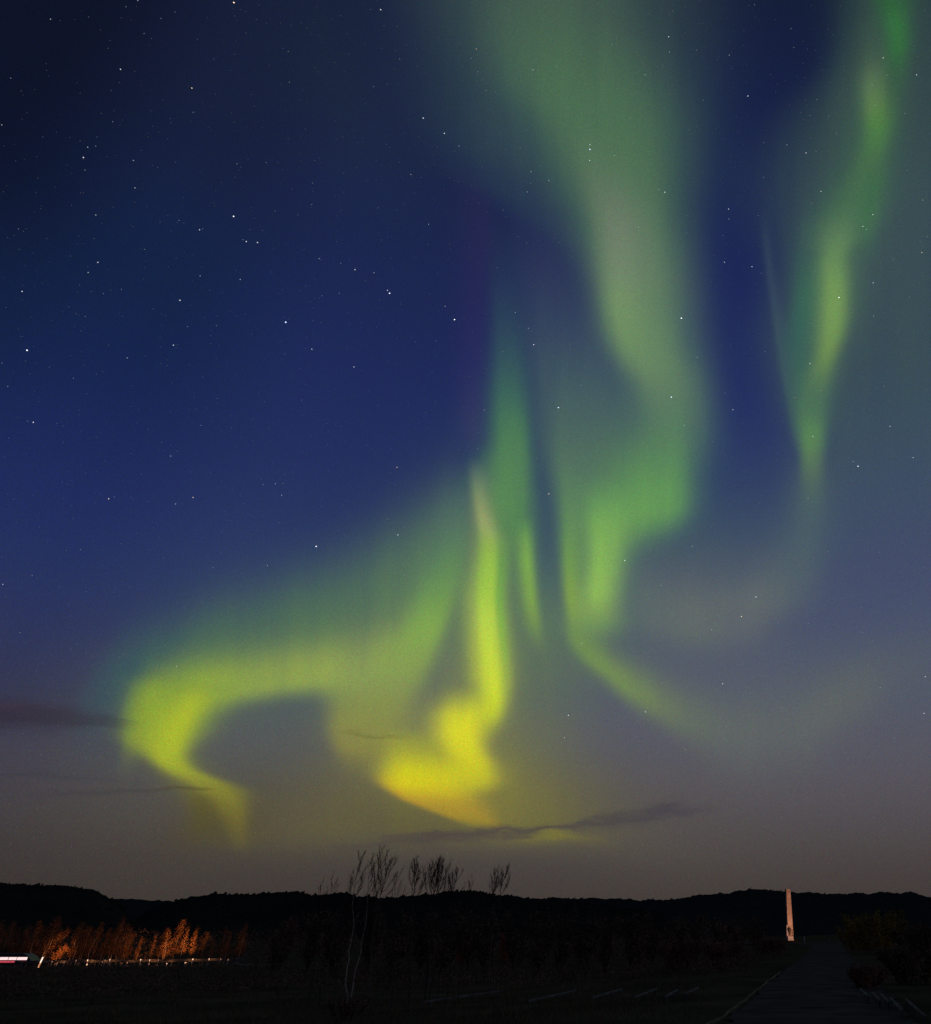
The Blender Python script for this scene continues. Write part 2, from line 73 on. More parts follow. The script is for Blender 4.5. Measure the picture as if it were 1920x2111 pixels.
    ('elevation', 'bright ray', 2.2, 0, [(11.13, -14.74, 1.08, 0.77, (152, 152, 58), 0), (12.24, -14.56, 1.1, 0.78, (171, 179, 54), 0.5), (13.37, -14.31, 1.11, 0.72, (195, 207, 50), 0.95), (14.47, -14.24, 0.99, 0.73, (203, 218, 52), 1), (15.75, -14.54, 1, 0.91, (204, 220, 60), 1), (17.66, -14.98, 1.05, 0.99, (196, 218, 66), 1), (19.62, -15.38, 1.03, 0.97, (186, 214, 74), 1), (21.34, -15.62, 1.08, 0.91, (167, 203, 72), 1), (22.92, -15.73, 0.98, 0.92, (154, 194, 74), 1), (24.8, -15.99, 0.79, 0.97, (144, 175, 82), 1), (26.2, -16.6, 0.5, 0.8, (148, 162, 104), 1), (27.8, -17.15, 0.44, 0.73, (133, 148, 102), 0.9), (29.29, -17.54, 0.48, 0.82, (110, 133, 104), 0.6), (30.78, -17.86, 0.52, 0.83, (91, 112, 104), 0)]),
    ('elevation', 'pink edge of the bright ray', 2, 0, [(14.9, -15.56, 0.39, 0.4, (160, 160, 70), 0), (16.83, -15.83, 0.33, 0.4, (150, 150, 80), 0.3), (19.1, -16.35, 0.34, 0.34, (140, 138, 92), 0.25), (22.07, -16.78, 0.35, 0.35, (128, 126, 102), 0.25), (25.73, -17.34, 0.39, 0.43, (118, 122, 102), 0.25), (28.71, -18.04, 0.36, 0.44, (100, 102, 104), 0)]),
    ('elevation', 'green edge of the bright ray', 2, 0, [(13.73, -13.55, 0.3, 0.36, (138, 166, 78), 0), (15.68, -13.58, 0.27, 0.3, (138, 179, 74), 0.3), (18.29, -14.1, 0.24, 0.31, (120, 179, 69), 0.5), (21.26, -14.72, 0.25, 0.35, (101, 166, 72), 0.55), (23.96, -14.89, 0.32, 0.43, (90, 147, 78), 0.5), (26.3, -15.43, 0.44, 0.51, (88, 138, 86), 0)]),
    ('elevation', 'yellow knot', 2.6, 0, [(8.05, -15.29, 1.54, 1.37, (167, 162, 54), 0), (8.96, -15.1, 1.37, 1.39, (196, 192, 44), 0.7), (9.88, -15.16, 1.13, 1.14, (205, 201, 42), 0.95), (10.93, -15.68, 1.26, 1.15, (217, 213, 42), 1), (11.97, -16.05, 1.46, 1.22, (222, 218, 42), 1), (12.95, -16.09, 1.53, 1.23, (215, 215, 46), 0.95), (13.91, -15.92, 1.48, 1.31, (196, 200, 52), 0.6), (15.05, -15.75, 1.31, 1.32, (171, 176, 58), 0)]),
    ('azimuth', 'dark cloud at the left', 2.2, 0.25, [(-44.84, 9.87, 0.63, 0.83, (46, 41, 52), 0.68), (-41.07, 10.38, 0.67, 0.75, (48, 42, 53), 0.68), (-38.99, 10.59, 0.59, 0.63, (50, 45, 56), 0.64), (-37.22, 10.68, 0.39, 0.43, (54, 50, 58), 0.56), (-35.82, 10.71, 0.25, 0.25, (60, 60, 66), 0.4), (-34.39, 10.76, 0.18, 0.19, (70, 75, 70), 0)]),
    ('azimuth', 'red rim of the dark cloud', 2, 0.15, [(-44.99, 10.28, 0.2, 0.16, (76, 56, 66), 0.16), (-40, 11, 0.22, 0.17, (74, 56, 66), 0.16), (-37.82, 11.13, 0.2, 0.15, (66, 56, 70), 0.11), (-35.94, 11.1, 0.16, 0.13, (64, 60, 74), 0)]),
    ('azimuth', 'thin cloud', 2, 0.2, [(-42.02, 7.25, 0.14, 0.11, (56, 56, 66), 0.32), (-38.47, 7.61, 0.14, 0.12, (58, 58, 66), 0.36), (-35.85, 7.7, 0.15, 0.13, (60, 60, 68), 0.24), (-33.05, 7.74, 0.13, 0.1, (62, 62, 68), 0)]),
    ('azimuth', 'thin low cloud', 2, 0.12, [(-38.96, 6.5, 0.14, 0.12, (60, 58, 62), 0), (-36.07, 6.91, 0.15, 0.12, (60, 60, 64), 0.4), (-33.39, 7.24, 0.13, 0.1, (62, 62, 64), 0.4), (-31.52, 7.52, 0.08, 0.08, (84, 78, 46), 0.6), (-30.53, 7.55, 0.08, 0.08, (90, 84, 44), 0.6), (-29.76, 7.52, 0.08, 0.08, (110, 104, 46), 0)]),
    ('azimuth', 'long dark cloud', 2, 0.32, [(-24.07, 4.67, 0.16, 0.12, (76, 68, 66), 0), (-20.77, 4.9, 0.24, 0.19, (76, 68, 66), 0.5), (-18.24, 5.37, 0.33, 0.26, (74, 66, 65), 0.63), (-15.88, 5.61, 0.37, 0.28, (72, 64, 66), 0.75), (-13.62, 5.91, 0.38, 0.24, (72, 65, 68), 0.76), (-11.76, 5.98, 0.32, 0.2, (73, 66, 68), 0.76), (-10.04, 6.13, 0.23, 0.18, (74, 67, 68), 0.76), (-8.46, 6.37, 0.19, 0.16, (74, 68, 70), 0.75), (-5.8, 6.71, 0.43, 0.38, (72, 67, 70), 0.76), (-3.42, 7.03, 0.4, 0.42, (72, 68, 72), 0.75), (-1.69, 7.38, 0.4, 0.45, (70, 66, 73), 0.76), (0.17, 7.41, 0.25, 0.26, (74, 70, 76), 0.66), (2.97, 7.37, 0.09, 0.09, (84, 80, 82), 0)]),
    ('azimuth', 'glow under the long cloud', 2, 0.25, [(-12.46, 5.23, 0.29, 0.23, (110, 104, 56), 0), (-10.62, 5.56, 0.26, 0.18, (122, 116, 52), 0.39), (-9.05, 5.76, 0.27, 0.18, (130, 124, 50), 0.49), (-7.12, 5.61, 0.36, 0.24, (112, 106, 58), 0.33), (-4.53, 5.28, 0.41, 0.3, (96, 90, 64), 0)]),
    ('azimuth', 'broken dashes of cloud', 2, 0.2, [(-24.07, 11.51, 0.12, 0.09, (112, 112, 62), 0), (-22.74, 11.5, 0.09, 0.09, (112, 112, 60), 0.5), (-21.82, 11.39, 0.09, 0.09, (110, 112, 58), 0.55), (-20.62, 11.48, 0.09, 0.09, (114, 116, 58), 0.45), (-19.25, 11.61, 0.12, 0.09, (120, 120, 60), 0)]),
]


def lin(c):
    return tuple((v / 255 / 12.92) if v <= 10 else ((v / 255 + 0.055) / 1.055) ** 2.4 for v in c)


def pchip(xs, ys, x):
    n = len(xs)
    if x <= xs[0]:
        return ys[0]
    if x >= xs[-1]:
        return ys[-1]
    h = [xs[i + 1] - xs[i] for i in range(n - 1)]
    d = [(ys[i + 1] - ys[i]) / h[i] for i in range(n - 1)]
    m = [0.0] * n
    m[0], m[-1] = d[0], d[-1]
    for i in range(1, n - 1):
        if d[i - 1] * d[i] > 0:
            w1, w2 = 2 * h[i] + h[i - 1], h[i] + 2 * h[i - 1]
            m[i] = (w1 + w2) / (w1 / d[i - 1] + w2 / d[i])
    i = 0
    while x > xs[i + 1]:
        i += 1
    t = (x - xs[i]) / h[i]
    return ((1 + 2 * t) * (1 - t) ** 2 * ys[i] + t * (1 - t) ** 2 * h[i] * m[i]
            + t * t * (3 - 2 * t) * ys[i + 1] + t * t * (t - 1) * h[i] * m[i + 1])


class Nodes:
    """small helper that writes shader node graphs"""
    def __init__(self, tree):
        self.t = tree
        self.n = tree.nodes
        self.k = 0

    def new(self, kind, **kw):
        nd = self.n.new(kind)
        nd.location = ((self.k % 40) * 180, -(self.k // 40) * 260)
        self.k += 1
        for a, v in kw.items():
            setattr(nd, a, v)
        return nd

    def link(self, a, b):
        self.t.links.new(a, b, handle_dynamic_sockets=False)

    def put(self, sock, v):
        if isinstance(v, (int, float)):
            sock.default_value = v
        elif isinstance(v, tuple):
            sock.default_value = v
        else:
            self.link(v, sock)

    def math(self, op, a, b=0.0, c=0.0, clamp=False):
        nd = self.new('ShaderNodeMath', operation=op, use_clamp=clamp)
        for s, v in zip(nd.inputs, (a, b, c)):
            self.put(s, v)
        return nd.outputs[0]

    def mix(self, f, a, b):
        nd = self.new('ShaderNodeMix', data_type='RGBA', clamp_factor=True)
        self.put(nd.inputs[0], f)
        self.put(nd.inputs[6], a)
        self.put(nd.inputs[7], b)
        return nd.outputs[2]

    def ramp(self, f, stops, interp='LINEAR'):
        nd = self.new('ShaderNodeValToRGB')
        r = nd.color_ramp
        r.interpolation = interp
        while len(r.elements) < len(stops):
            r.elements.new(0.5)
        for el, (p, c) in zip(r.elements, sorted(stops)):
            el.position = p
        for el, (p, c) in zip(r.elements, sorted(stops)):
            el.position = p
            el.color = c if len(c) == 4 else (*c, 1.0)
        self.put(nd.inputs[0], f)
        return nd.outputs

    def curve(self, x, pts):
        nd = self.new('ShaderNodeFloatCurve')
        cu = nd.mapping.curves[0]
        while len(cu.points) < len(pts):
            cu.points.new(0.5, 0.5)
        for p, (a, b) in zip(cu.points, sorted(pts)):
            p.location = (a, b)
        nd.mapping.extend = 'HORIZONTAL'
        nd.mapping.update()
        self.put(nd.inputs[1], x)
        return nd.outputs[0]


world = bpy.data.worlds.new('World')
S.world = world
world.use_nodes = True
world.node_tree.nodes.clear()
W = Nodes(world.node_tree)
A0, A1, E0, E1 = -75.0, 35.0, -8.0, 72.0

tc = W.new('ShaderNodeTexCoord')
sep = W.new('ShaderNodeSeparateXYZ')
W.link(tc.outputs['Generated'], sep.inputs[0])
DEG = 180 / math.pi
az = W.math('MULTIPLY', W.math('ARCTAN2', sep.outputs[0], sep.outputs[1]), DEG)
el = W.math('MULTIPLY', W.math('ARCSINE', sep.outputs[2]), DEG)
ragged = W.new('ShaderNodeTexNoise')
ragged.inputs['Scale'].default_value = 1.0
ragged.inputs['Detail'].default_value = 5.0
stretch = W.new('ShaderNodeVectorMath', operation='MULTIPLY')
W.link(tc.outputs['Generated'], stretch.inputs[0])
stretch.inputs[1].default_value = (30.0, 30.0, 130.0)
W.link(stretch.outputs[0], ragged.inputs['Vector'])
rag = W.math('SUBTRACT', ragged.outputs[0], 0.5)

# rays of the curtains follow the magnetic field, whose lines lean 28 degrees from the vertical
TILT = R(28)
ahead = W.math('MULTIPLY_ADD', sep.outputs[1], math.cos(TILT), W.math('MULTIPLY', sep.outputs[2], math.sin(TILT)))
ahead = W.math('MAXIMUM', ahead, 0.2)
up_ = W.math('MULTIPLY_ADD', sep.outputs[2], math.cos(TILT), W.math('MULTIPLY', sep.outputs[1], -math.sin(TILT)))
field = W.new('ShaderNodeCombineXYZ')
W.link(W.math('MULTIPLY', W.math('DIVIDE', sep.outputs[0], ahead), 19.0), field.inputs[0])
W.link(W.math('MULTIPLY', W.math('DIVIDE', up_, ahead), 1.9), field.inputs[1])
rays = W.new('ShaderNodeTexNoise')
rays.inputs['Scale'].default_value = 1.0
rays.inputs['Detail'].default_value = 4.0
rays.inputs['Roughness'].default_value = 0.6
W.link(field.outputs[0], rays.inputs['Vector'])
ray = W.math('SUBTRACT', rays.outputs[0], 0.5)


def norm_a(v):
    return (v - A0) / (A1 - A0)


def norm_e(v):
    return (v - E0) / (E1 - E0)


ta = W.math('MULTIPLY_ADD', az, 1 / (A1 - A0), -A0 / (A1 - A0))
te = W.math('MULTIPLY_ADD', el, 1 / (E1 - E0), -E0 / (E1 - E0))

# base: three night-sky gradients blended from left to right
cols = []
for a, rows in SKY_BASE:
    xs = [norm_e(e) for e, c in rows]
    stops = []
    for i in range(31):
        t = xs[0] + (xs[-1] - xs[0]) * (i / 30) ** 1.35
        stops.append((t, lin(tuple(pchip(xs, [c[k] for e, c in rows], t) for k in range(3)))))
    cols.append((a, W.ramp(te, stops)[0]))
color = cols[0][1]
for (a0, c0), (a1, c1) in zip(cols, cols[1:]):
    mr = W.new('ShaderNodeMapRange', interpolation_type='SMOOTHSTEP')
    W.put(mr.inputs[0], az)
    mr.inputs[1].default_value = a0
    mr.inputs[2].default_value = a1
    color = W.mix(mr.outputs[0], color, c1)

for along, what, power, warp, rows in SKY_LIGHTS:
    if along == 'elevation':
        t, s, nt, span = te, ta, norm_e, (A1 - A0)
        off = A0
    else:
        t, s, nt, span = ta, te, norm_a, (E1 - E0)
        off = E0
    xs = [nt(r[0]) for r in rows]
    n = min(31, max(14, 3 * len(rows)))
    grid = [xs[0] + (xs[-1] - xs[0]) * i / (n - 1) for i in range(n)]
    cen = [(g, pchip(xs, [(r[1] - off) / span for r in rows], g)) for g in grid]
    wmax = max(max(r[2], r[3]) for r in rows) / span
    wa = [(g, pchip(xs, [r[2] / span / wmax for r in rows], g)) for g in grid]
    wb = [(g, pchip(xs, [r[3] / span / wmax for r in rows], g)) for g in grid]
    tint = [(g, (*lin(tuple(pchip(xs, [r[4][k] for r in rows], g) for k in range(3))),
                 pchip(xs, [r[5] for r in rows], g))) for g in grid]
    # each light of the sky is a node group of its own: along, across, ragged, colour behind -> colour
    grp = bpy.data.node_groups.new(what, 'ShaderNodeTree')
    for nm in ('along', 'across', 'ragged', 'rays'):
        grp.interface.new_socket(nm, in_out='INPUT', socket_type='NodeSocketFloat')
    grp.interface.new_socket('behind', in_out='INPUT', socket_type='NodeSocketColor')
    grp.interface.new_socket('colour', in_out='OUTPUT', socket_type='NodeSocketColor')
    G = Nodes(grp)
    gi, go = G.new('NodeGroupInput'), G.new('NodeGroupOutput')
    t_in, s_in, r_in, y_in, behind = gi.outputs[:5]
    # (a vanishing dependence on what lies behind keeps the lights evaluated one after another)
    t_in = G.math('MULTIPLY_ADD', behind, 1e-7, t_in)
    rmp = G.ramp(t_in, tint)
    d = G.math('SUBTRACT', s_in, G.curve(t_in, cen))
    if warp:
        d = G.math('MULTIPLY_ADD', r_in, 4.0 * warp / span, d)
    side = G.math('GREATER_THAN', d, 0.0)
    va, vb = G.curve(t_in, wa), G.curve(t_in, wb)
    w = G.math('MULTIPLY_ADD', side, G.math('SUBTRACT', vb, va), va)
    q = G.math('DIVIDE', G.math('ABSOLUTE', d), G.math('MULTIPLY', w, wmax))
    # softness = distance at which the light has fallen to half
    g = G.math('POWER', 0.5, G.math('POWER', q, power))
    if not warp:                            # curtains, not clouds
        g = G.math('MULTIPLY', g, G.math('MULTIPLY_ADD', y_in, 0.78, 0.97))
    G.link(G.mix(G.math('MULTIPLY', g, rmp[1]), behind, rmp[0]), go.inputs[0])
    inst = W.new('ShaderNodeGroup')
    inst.node_tree = grp
    W.link(t, inst.inputs[0])
    W.link(s, inst.inputs[1])
    W.link(rag, inst.inputs[2])
    W.link(ray, inst.inputs[3])
    W.link(color, inst.inputs[4])
    color = inst.outputs[0]

# fine colour noise like sensor grain mottles the whole sky a little
mott = W.new('ShaderNodeTexNoise')
mott.inputs['Scale'].default_value = 760.0
mott.inputs['Detail'].default_value = 2.0
W.link(tc.outputs['Generated'], mott.inputs['Vector'])
mm = W.new('ShaderNodeVectorMath', operation='MULTIPLY_ADD')
W.link(mott.outputs['Color'], mm.inputs[0])
mm.inputs[1].default_value = (0.9, 0.8, 0.9)
mm.inputs[2].default_value = (0.55, 0.60, 0.55)
mv = W.new('ShaderNodeVectorMath', operation='MULTIPLY')
W.link(color, mv.inputs[0])
W.link(mm.outputs[0], mv.inputs[1])
color = mv.outputs[0]

sky_tex = W.new('ShaderNodeTexSky')
sky_tex.sky_type = 'NISHITA'
sky_tex.sun_disc = False
sky_tex.sun_elevation = R(-9)
sky_tex.sun_rotation = R(-20)
night = W.new('ShaderNodeBackground')
W.link(sky_tex.outputs[0], night.inputs[0])
night.inputs[1].default_value = 0.05
glow = W.new('ShaderNodeBackground')
W.link(color, glow.inputs[0])
glow.inputs[1].default_value = 1.0
add = W.new('ShaderNodeAddShader')
W.link(night.outputs[0], add.inputs[0])
W.link(glow.outputs[0], add.inputs[1])
wout = W.new('ShaderNodeOutputWorld')
W.link(add.outputs[0], wout.inputs[0])
world.cycles.sampling_method = 'MANUAL'
world.cycles.sample_map_resolution = 512

STARS = [   # (azimuth, elevation, brightness, tint)
    (-44.88, 51.62, 7, 2), (-33.94, 55.53, 5, 0), (-53.87, 45.42, 3, 0), (-50.76, 48.17, 2, 0), (-50.35, 48.79, 3, 0), (-48.06, 49.43, 2, 1), (-52.25, 46.63, 1.5, 0), (-48.64, 48.72, 2, 0), (-49.09, 47.56, 2, 0), (-48.56, 47.56, 1.5, 0), (-50.47, 45.86, 1.5, 0), (-49.3, 45.29, 4, 0), (-53.95, 41.82, 2.5, 0), (-45, 46.47, 5, 2), (-49.19, 44.06, 1.5, 0), (-44.29, 45.35, 2, 0), (-48.3, 42.68, 2, 0), (-53.12, 39.56, 3, 0), (-43.24, 50.61, 1.5, 0), (-39.91, 50.97, 2, 0), (-40.37, 50.97, 1, 0), (-39.01, 49.51, 2.5, 0), (-32.58, 51.53, 2, 0), (-31.05, 53.6, 2, 0), (-29.31, 53.63, 1.5, 0), (-33.23, 54.84, 1, 0), (-34.8, 55.27, 1.5, 0), (-32.08, 55.15, 1, 0), (-27.65, 51.05, 6, 0), (-25.47, 50.67, 5, 0), (-23.92, 50.25, 3, 0), (-25.86, 49.77, 1.5, 0), (-48.85, 40.81, 3, 0), (-48.5, 41.08, 2.5, 0), (-48.79, 40.21, 5, 0), (-48.4, 39.66, 2.5, 0), (-46.28, 41.39, 3, 0), (-44.83, 41.7, 1.5, 0), (-44, 42.43, 1.5, 0), (-45.52, 40.08, 3.5, 0), (-40.36, 43.97, 2.5, 0), (-38.53, 44.79, 2, 0), (-35.26, 46.14, 1.5, 0), (-34.89, 44.87, 2, 0), (-32.86, 46.21, 1.5, 0), (-31.99, 46.8, 1, 0), (-28.75, 48.09, 1.5, 0), (-27.53, 47.64, 3, 0), (-26.6, 47.7, 1.5, 0), (-34.46, 43.66, 2, 0), (-29.52, 44.99, 1.5, 0), (-36.79, 42.44, 2, 2), (-39.3, 41.11, 6.5, 0), (-46.8, 37.75, 3.5, 0), (-42.38, 39.54, 2.5, 0), (-41, 39.55, 4, 0), (-40.84, 39.68, 2, 0), (-49.93, 35.21, 2, 0), (-46.32, 36.53, 1.5, 0), (-43.55, 37.19, 2, 0), (-38.18, 40.07, 2.5, 0), (-37.93, 40.05, 5, 0), (-37.21, 40.26, 5, 0), (-38, 40.79, 1.5, 0), (-37.16, 41.04, 1.5, 0), (-25.11, 45.09, 3, 0), (-28.59, 43.2, 1.5, 0), (-32.75, 40.76, 3, 0), (-31.14, 40.97, 2.5, 0), (-29.97, 40.88, 4.5, 0), (-28.5, 41.09, 3, 0), (-45.59, 35.42, 4, 0), (-45.82, 34.68, 3.5, 0), (-39.91, 37.08, 3, 0), (-37.46, 37.79, 3.5, 0), (-45.93, 33.85, 1.5, 0), (-45.24, 33.78, 1.5, 0), (-44.61, 33.93, 2, 0), (-43.82, 34.56, 2, 0), (-48.35, 32.27, 4, 0), (-40.5, 35.28, 5.5, 0), (-27.15, 40.28, 4.5, 0), (-26.94, 40.14, 9, 1), (-30.64, 39.14, 2.5, 0), (-31.81, 38.63, 2, 0), (-22.35, 40.32, 3.5, 0), (-21.38, 39.61, 8, 0), (-33.69, 36.31, 9.5, 1), (-45.47, 32.31, 1.5, 0), (-44.97, 32.36, 2, 0), (-31.93, 36.97, 1.5, 0), (-31.33, 37, 1.5, 0), (-37.88, 34.65, 2, 0), (-39.51, 33.99, 2, 0), (-38, 33.97, 1.5, 0), (-44.86, 31.51, 1.5, 0), (-2.59, 60.23, 2, 2), (7.51, 60.38, 2.5, 0), (6.85, 60.37, 1.5, 0), (22.75, 58.07, 1.5, 0), (-2.98, 58.88, 4, 0), (-2.85, 58.06, 3, 2), (-9.61, 58.14, 2.5, 0), (-24.19, 55.86, 3.5, 2), (-24.49, 55.27, 2, 0), (11.63, 58.82, 2.5, 0), (11.74, 57.8, 2.5, 0), (0.39, 58.21, 2, 0), (4.21, 57.86, 3, 0), (4.45, 57.12, 1.5, 0), (-18.02, 55.8, 3.5, 0), (-15.59, 56.35, 2.5, 0), (-13.77, 56.23, 1.5, 0), (-12.55, 56.14, 1.5, 0), (-23.57, 54.7, 2, 0), (-5.59, 56.73, 3, 0), (21.26, 55.93, 4, 0), (24.25, 54.39, 4, 0), (21.35, 54.94, 2.5, 0), (19.66, 54.66, 2, 0), (19.61, 53.52, 2.5, 0), (22.36, 52.53, 2.5, 0), (-22.44, 53.84, 2.5, 0), (-21.5, 53.95, 1.5, 0), (-4.95, 56.02, 1.5, 0), (6.14, 55.51, 5, 0), (1.09, 55.42, 2, 0), (9.28, 55.56, 1.5, 0), (12.47, 54.78, 1.5, 0), (13.68, 54.7, 2.5, 0), (11.79, 54.14, 1.5, 0), (12.76, 53.87, 2, 0), (14.7, 53.61, 2, 0), (-7.04, 54.15, 2.5, 0), (-8.76, 53.87, 1.5, 0), (-17.77, 52.36, 2, 0), (15.29, 52.53, 2.5, 0), (12.57, 52.6, 1.5, 0), (7.6, 52.71, 2.5, 0), (10.03, 52.41, 3, 0), (-11.09, 52.31, 4, 0), (-11.05, 52.04, 7, 1), (-10.97, 51.38, 4, 0), (-8.42, 51.9, 3, 0), (11.94, 51.74, 4.5, 0), (12.99, 51.71, 2.5, 0), (-18.12, 51.21, 2, 0), (-16.72, 50, 3.5, 0), (-15.88, 50.49, 1.5, 0), (-16.59, 49.3, 2, 0), (-14.87, 49.71, 3.5, 0), (-16.81, 48.73, 3.5, 0), (7.37, 50.64, 2.5, 0), (1, 51.19, 1.5, 0), (-3.6, 50.04, 3, 0), (-2.98, 49.91, 6, 0), (13.04, 49.26, 4, 0), (12, 48.64, 2.5, 0), (21.58, 49.23, 2, 0), (22.47, 47.21, 3, 0), (-18.81, 47.27, 2, 0), (-0.67, 48.47, 2, 0), (3.59, 48.84, 4.5, 0), (3.61, 48.2, 3, 0), (6.58, 48.3, 2.5, 0), (17.72, 47.16, 4, 0), (16.64, 46.57, 4.5, 0), (16.95, 46.32, 3.5, 0), (-5.55, 47.61, 3, 0), (-2.3, 47.47, 2, 0), (-0.66, 47.38, 2, 0), (2.93, 47.18, 2.5, 2), (-17.07, 45.86, 2, 0), (-16.19, 45.57, 2, 0), (-13.21, 45.99, 2, 0), (22.24, 44.94, 2.5, 0), (21.56, 44.75, 2, 0), (21.52, 44.03, 4.5, 2), (18.97, 44.08, 2.5, 0), (3.04, 45.43, 4, 0), (5.7, 45.04, 5, 0), (6.59, 44.54, 2.5, 0), (-18.54, 43.58, 2, 0), (11.64, 44.25, 2, 0), (16.86, 42.85, 4, 0), (19.83, 41.41, 2, 0), (13.63, 42.31, 7, 0), (16.47, 40.68, 3, 0), (-16.36, 40.93, 3.5, 0), (-16.66, 41.09, 1.5, 0), (-5.18, 42.32, 2.5, 0), (-5.93, 41.7, 3, 0), (-1.14, 41.72, 9, 0), (-15.03, 40.05, 3, 0), (6.78, 41.62, 1.5, 0), (-46.85, 29.43, 7, 0), (-47.64, 28.31, 2, 0), (-46.9, 27.24, 2.5, 0), (-39.88, 32.66, 4, 0), (-31.44, 35.21, 4, 0), (-28.22, 34.89, 4, 0), (-42.02, 31.02, 3, 0), (-45.51, 28.98, 1.5, 0), (-44.19, 28.88, 2, 0), (-43.18, 29.53, 1.5, 0), (-22.54, 37.94, 2, 0), (-31.15, 31.9, 2, 0), (-45.07, 25.85, 4.5, 0), (-45.33, 25.81, 2, 0), (-36.73, 28.6, 2.5, 0), (-33.46, 28.56, 1.5, 0), (-27.57, 29.99, 1.5, 0), (-23.57, 29.06, 4, 2), (-37.78, 26.31, 3, 0), (-31.31, 26.29, 3, 0), (-30.85, 26.42, 2, 0), (-32.03, 26.05, 2.5, 0), (-30.73, 25.67, 3.5, 0), (-30.44, 27.28, 1.5, 0), (-35.8, 24.25, 4, 2), (-36.62, 23.62, 3.5, 0), (-40.1, 22.94, 4.5, 2), (-39.87, 23.12, 2, 0), (-38.96, 24.81, 1, 0), (-30.46, 23.91, 2, 0), (-23.47, 25.5, 2, 2), (-22.56, 24.58, 4.5, 0), (-27.76, 22.9, 7.5, 0), (-26.6, 24.18, 1, 0), (-40.47, 19.77, 2, 0), (-38.66, 20.62, 1.5, 0), (-33.29, 21.33, 1.5, 0), (-30.41, 21.13, 3, 0), (-33.46, 20.36, 2, 0), (-42.16, 17.81, 2.5, 0), (-43.23, 17.02, 3.5, 0), (-41.66, 14.71, 2, 0), (-21.62, 21.94, 2.5, 0), (-26.51, 19.77, 1.5, 0), (-34.33, 17.67, 1.5, 0), (-30.59, 16.17, 2.5, 0), (-38.02, 14.12, 1.5, 0), (-36.74, 14.31, 1.5, 2), (-33.76, 14.26, 3, 0), (-32.84, 13.72, 2, 0), (-14.4, 39.01, 6, 0), (-16.96, 38.21, 2.5, 0), (-11.71, 34.93, 8, 1), (-9.97, 36.64, 2.5, 0), (-11.26, 37.87, 1.5, 0), (-8.13, 36.21, 1.5, 0), (-6.26, 36.27, 2, 0), (-8.11, 35.42, 1.5, 0), (-1.96, 36.22, 8.5, 1), (0.37, 39.03, 3, 0), (6.53, 39.25, 2.5, 0), (10.46, 38.12, 5, 0), (11.2, 36.17, 3.5, 2), (8.9, 35.87, 3, 2), (2.8, 36.49, 2.5, 0), (3.45, 35.3, 4, 0), (1.31, 36.73, 2, 0), (-0.81, 34.23, 3.5, 0), (1.66, 33.06, 2.5, 0), (16.53, 35.85, 2.5, 0), (16.57, 33.04, 4, 0), (18.02, 30.64, 4, 0), (13.27, 30.94, 3.5, 0), (13.62, 30.58, 6.5, 0), (10.17, 33.03, 4, 0), (9.37, 28.67, 3, 0), (-17.77, 34.02, 3, 0), (-17.83, 31.29, 2.5, 0), (-11.81, 28.79, 6, 2), (-4.32, 26.03, 2.5, 2), (-5.43, 24.41, 6, 0), (-0.1, 25.53, 3, 0), (-2.53, 22.7, 3.5, 0), (-3.44, 25.2, 2, 0), (-8.19, 23.78, 2.5, 0), (10.6, 24.79, 2, 0), (14.52, 24.39, 2, 0), (4.82, 21.82, 5.5, 0), (3.66, 20.46, 6, 2), (1.37, 19.56, 3, 0), (8.67, 19.8, 2.5, 0), (12.57, 18.93, 2.5, 0), (13.25, 18.31, 2.5, 0), (-8.32, 18.43, 3.5, 0), (-4.39, 18.92, 2, 0), (2.14, 15.78, 4, 0), (-3.46, 13.84, 4, 0), (-4.05, 13.18, 2.5, 0), (-8.93, 13.47, 5, 0), (-9.08, 11.97, 3.5, 0), (-0.55, 11.34, 2.5, 0), (6.36, 14.08, 2.5, 0), (2.36, 12.86, 2.5, 0), (13.42, 15.13, 2.5, 0), (16.59, 15.63, 4, 0), (16.17, 13.24, 4, 0)]


rng = random.Random(11)

# ------------------------------------------------------------------ helpers


def mat(name, c1, c2=None, scale=4.0, rough=0.9, emit=None, strength=0.0, bump=0.0, detail=6.0, spec=0.25, metal=0.0):
    m = bpy.data.materials.new(name)
    m.use_nodes = True
    N = Nodes(m.node_tree)
    p = m.node_tree.nodes['Principled BSDF']
    p.inputs['Roughness'].default_value = rough
    p.inputs['Specular IOR Level'].default_value = spec
    p.inputs['Metallic'].default_value = metal
    tcn = N.new('ShaderNodeTexCoord')
    nz = N.new('ShaderNodeTexNoise')
    nz.inputs['Scale'].default_value = scale
    nz.inputs['Detail'].default_value = detail
    N.link(tcn.outputs['Object'], nz.inputs['Vector'])
    c2 = c2 or tuple(v * 0.6 for v in c1)
    r = N.ramp(nz.outputs[0], [(0.32, c2), (0.68, c1)])
    N.link(r[0], p.inputs['Base Color'])
    if bump:
        bp = N.new('ShaderNodeBump')
        bp.inputs['Strength'].default_value = bump
        N.link(nz.outputs[0], bp.inputs['Height'])
        N.link(bp.outputs[0], p.inputs['Normal'])
    if emit:
        p.inputs['Emission Color'].default_value = (*emit, 1)
        p.inputs['Emission Strength'].default_value = strength
    return m


def link_mesh(name, bm, mats, parent=None, smooth=False, loc=None):
    me = bpy.data.meshes.new(name)
    bm.to_mesh(me)
    bm.free()
    for m in (mats if isinstance(mats, (list, tuple)) else [mats]):
        me.materials.append(m)
    if smooth:
        for p in me.polygons:
            p.use_smooth = True
    o = bpy.data.objects.new(name, me)
    S.collection.objects.link(o)
    if parent:
        o.parent = parent
    if loc is not None:
        o.location = loc
    return o


def tag(o, label, cat, group=None):
    o['label'] = label
    o['category'] = cat
    if group:
        o['group'] = group
    return o


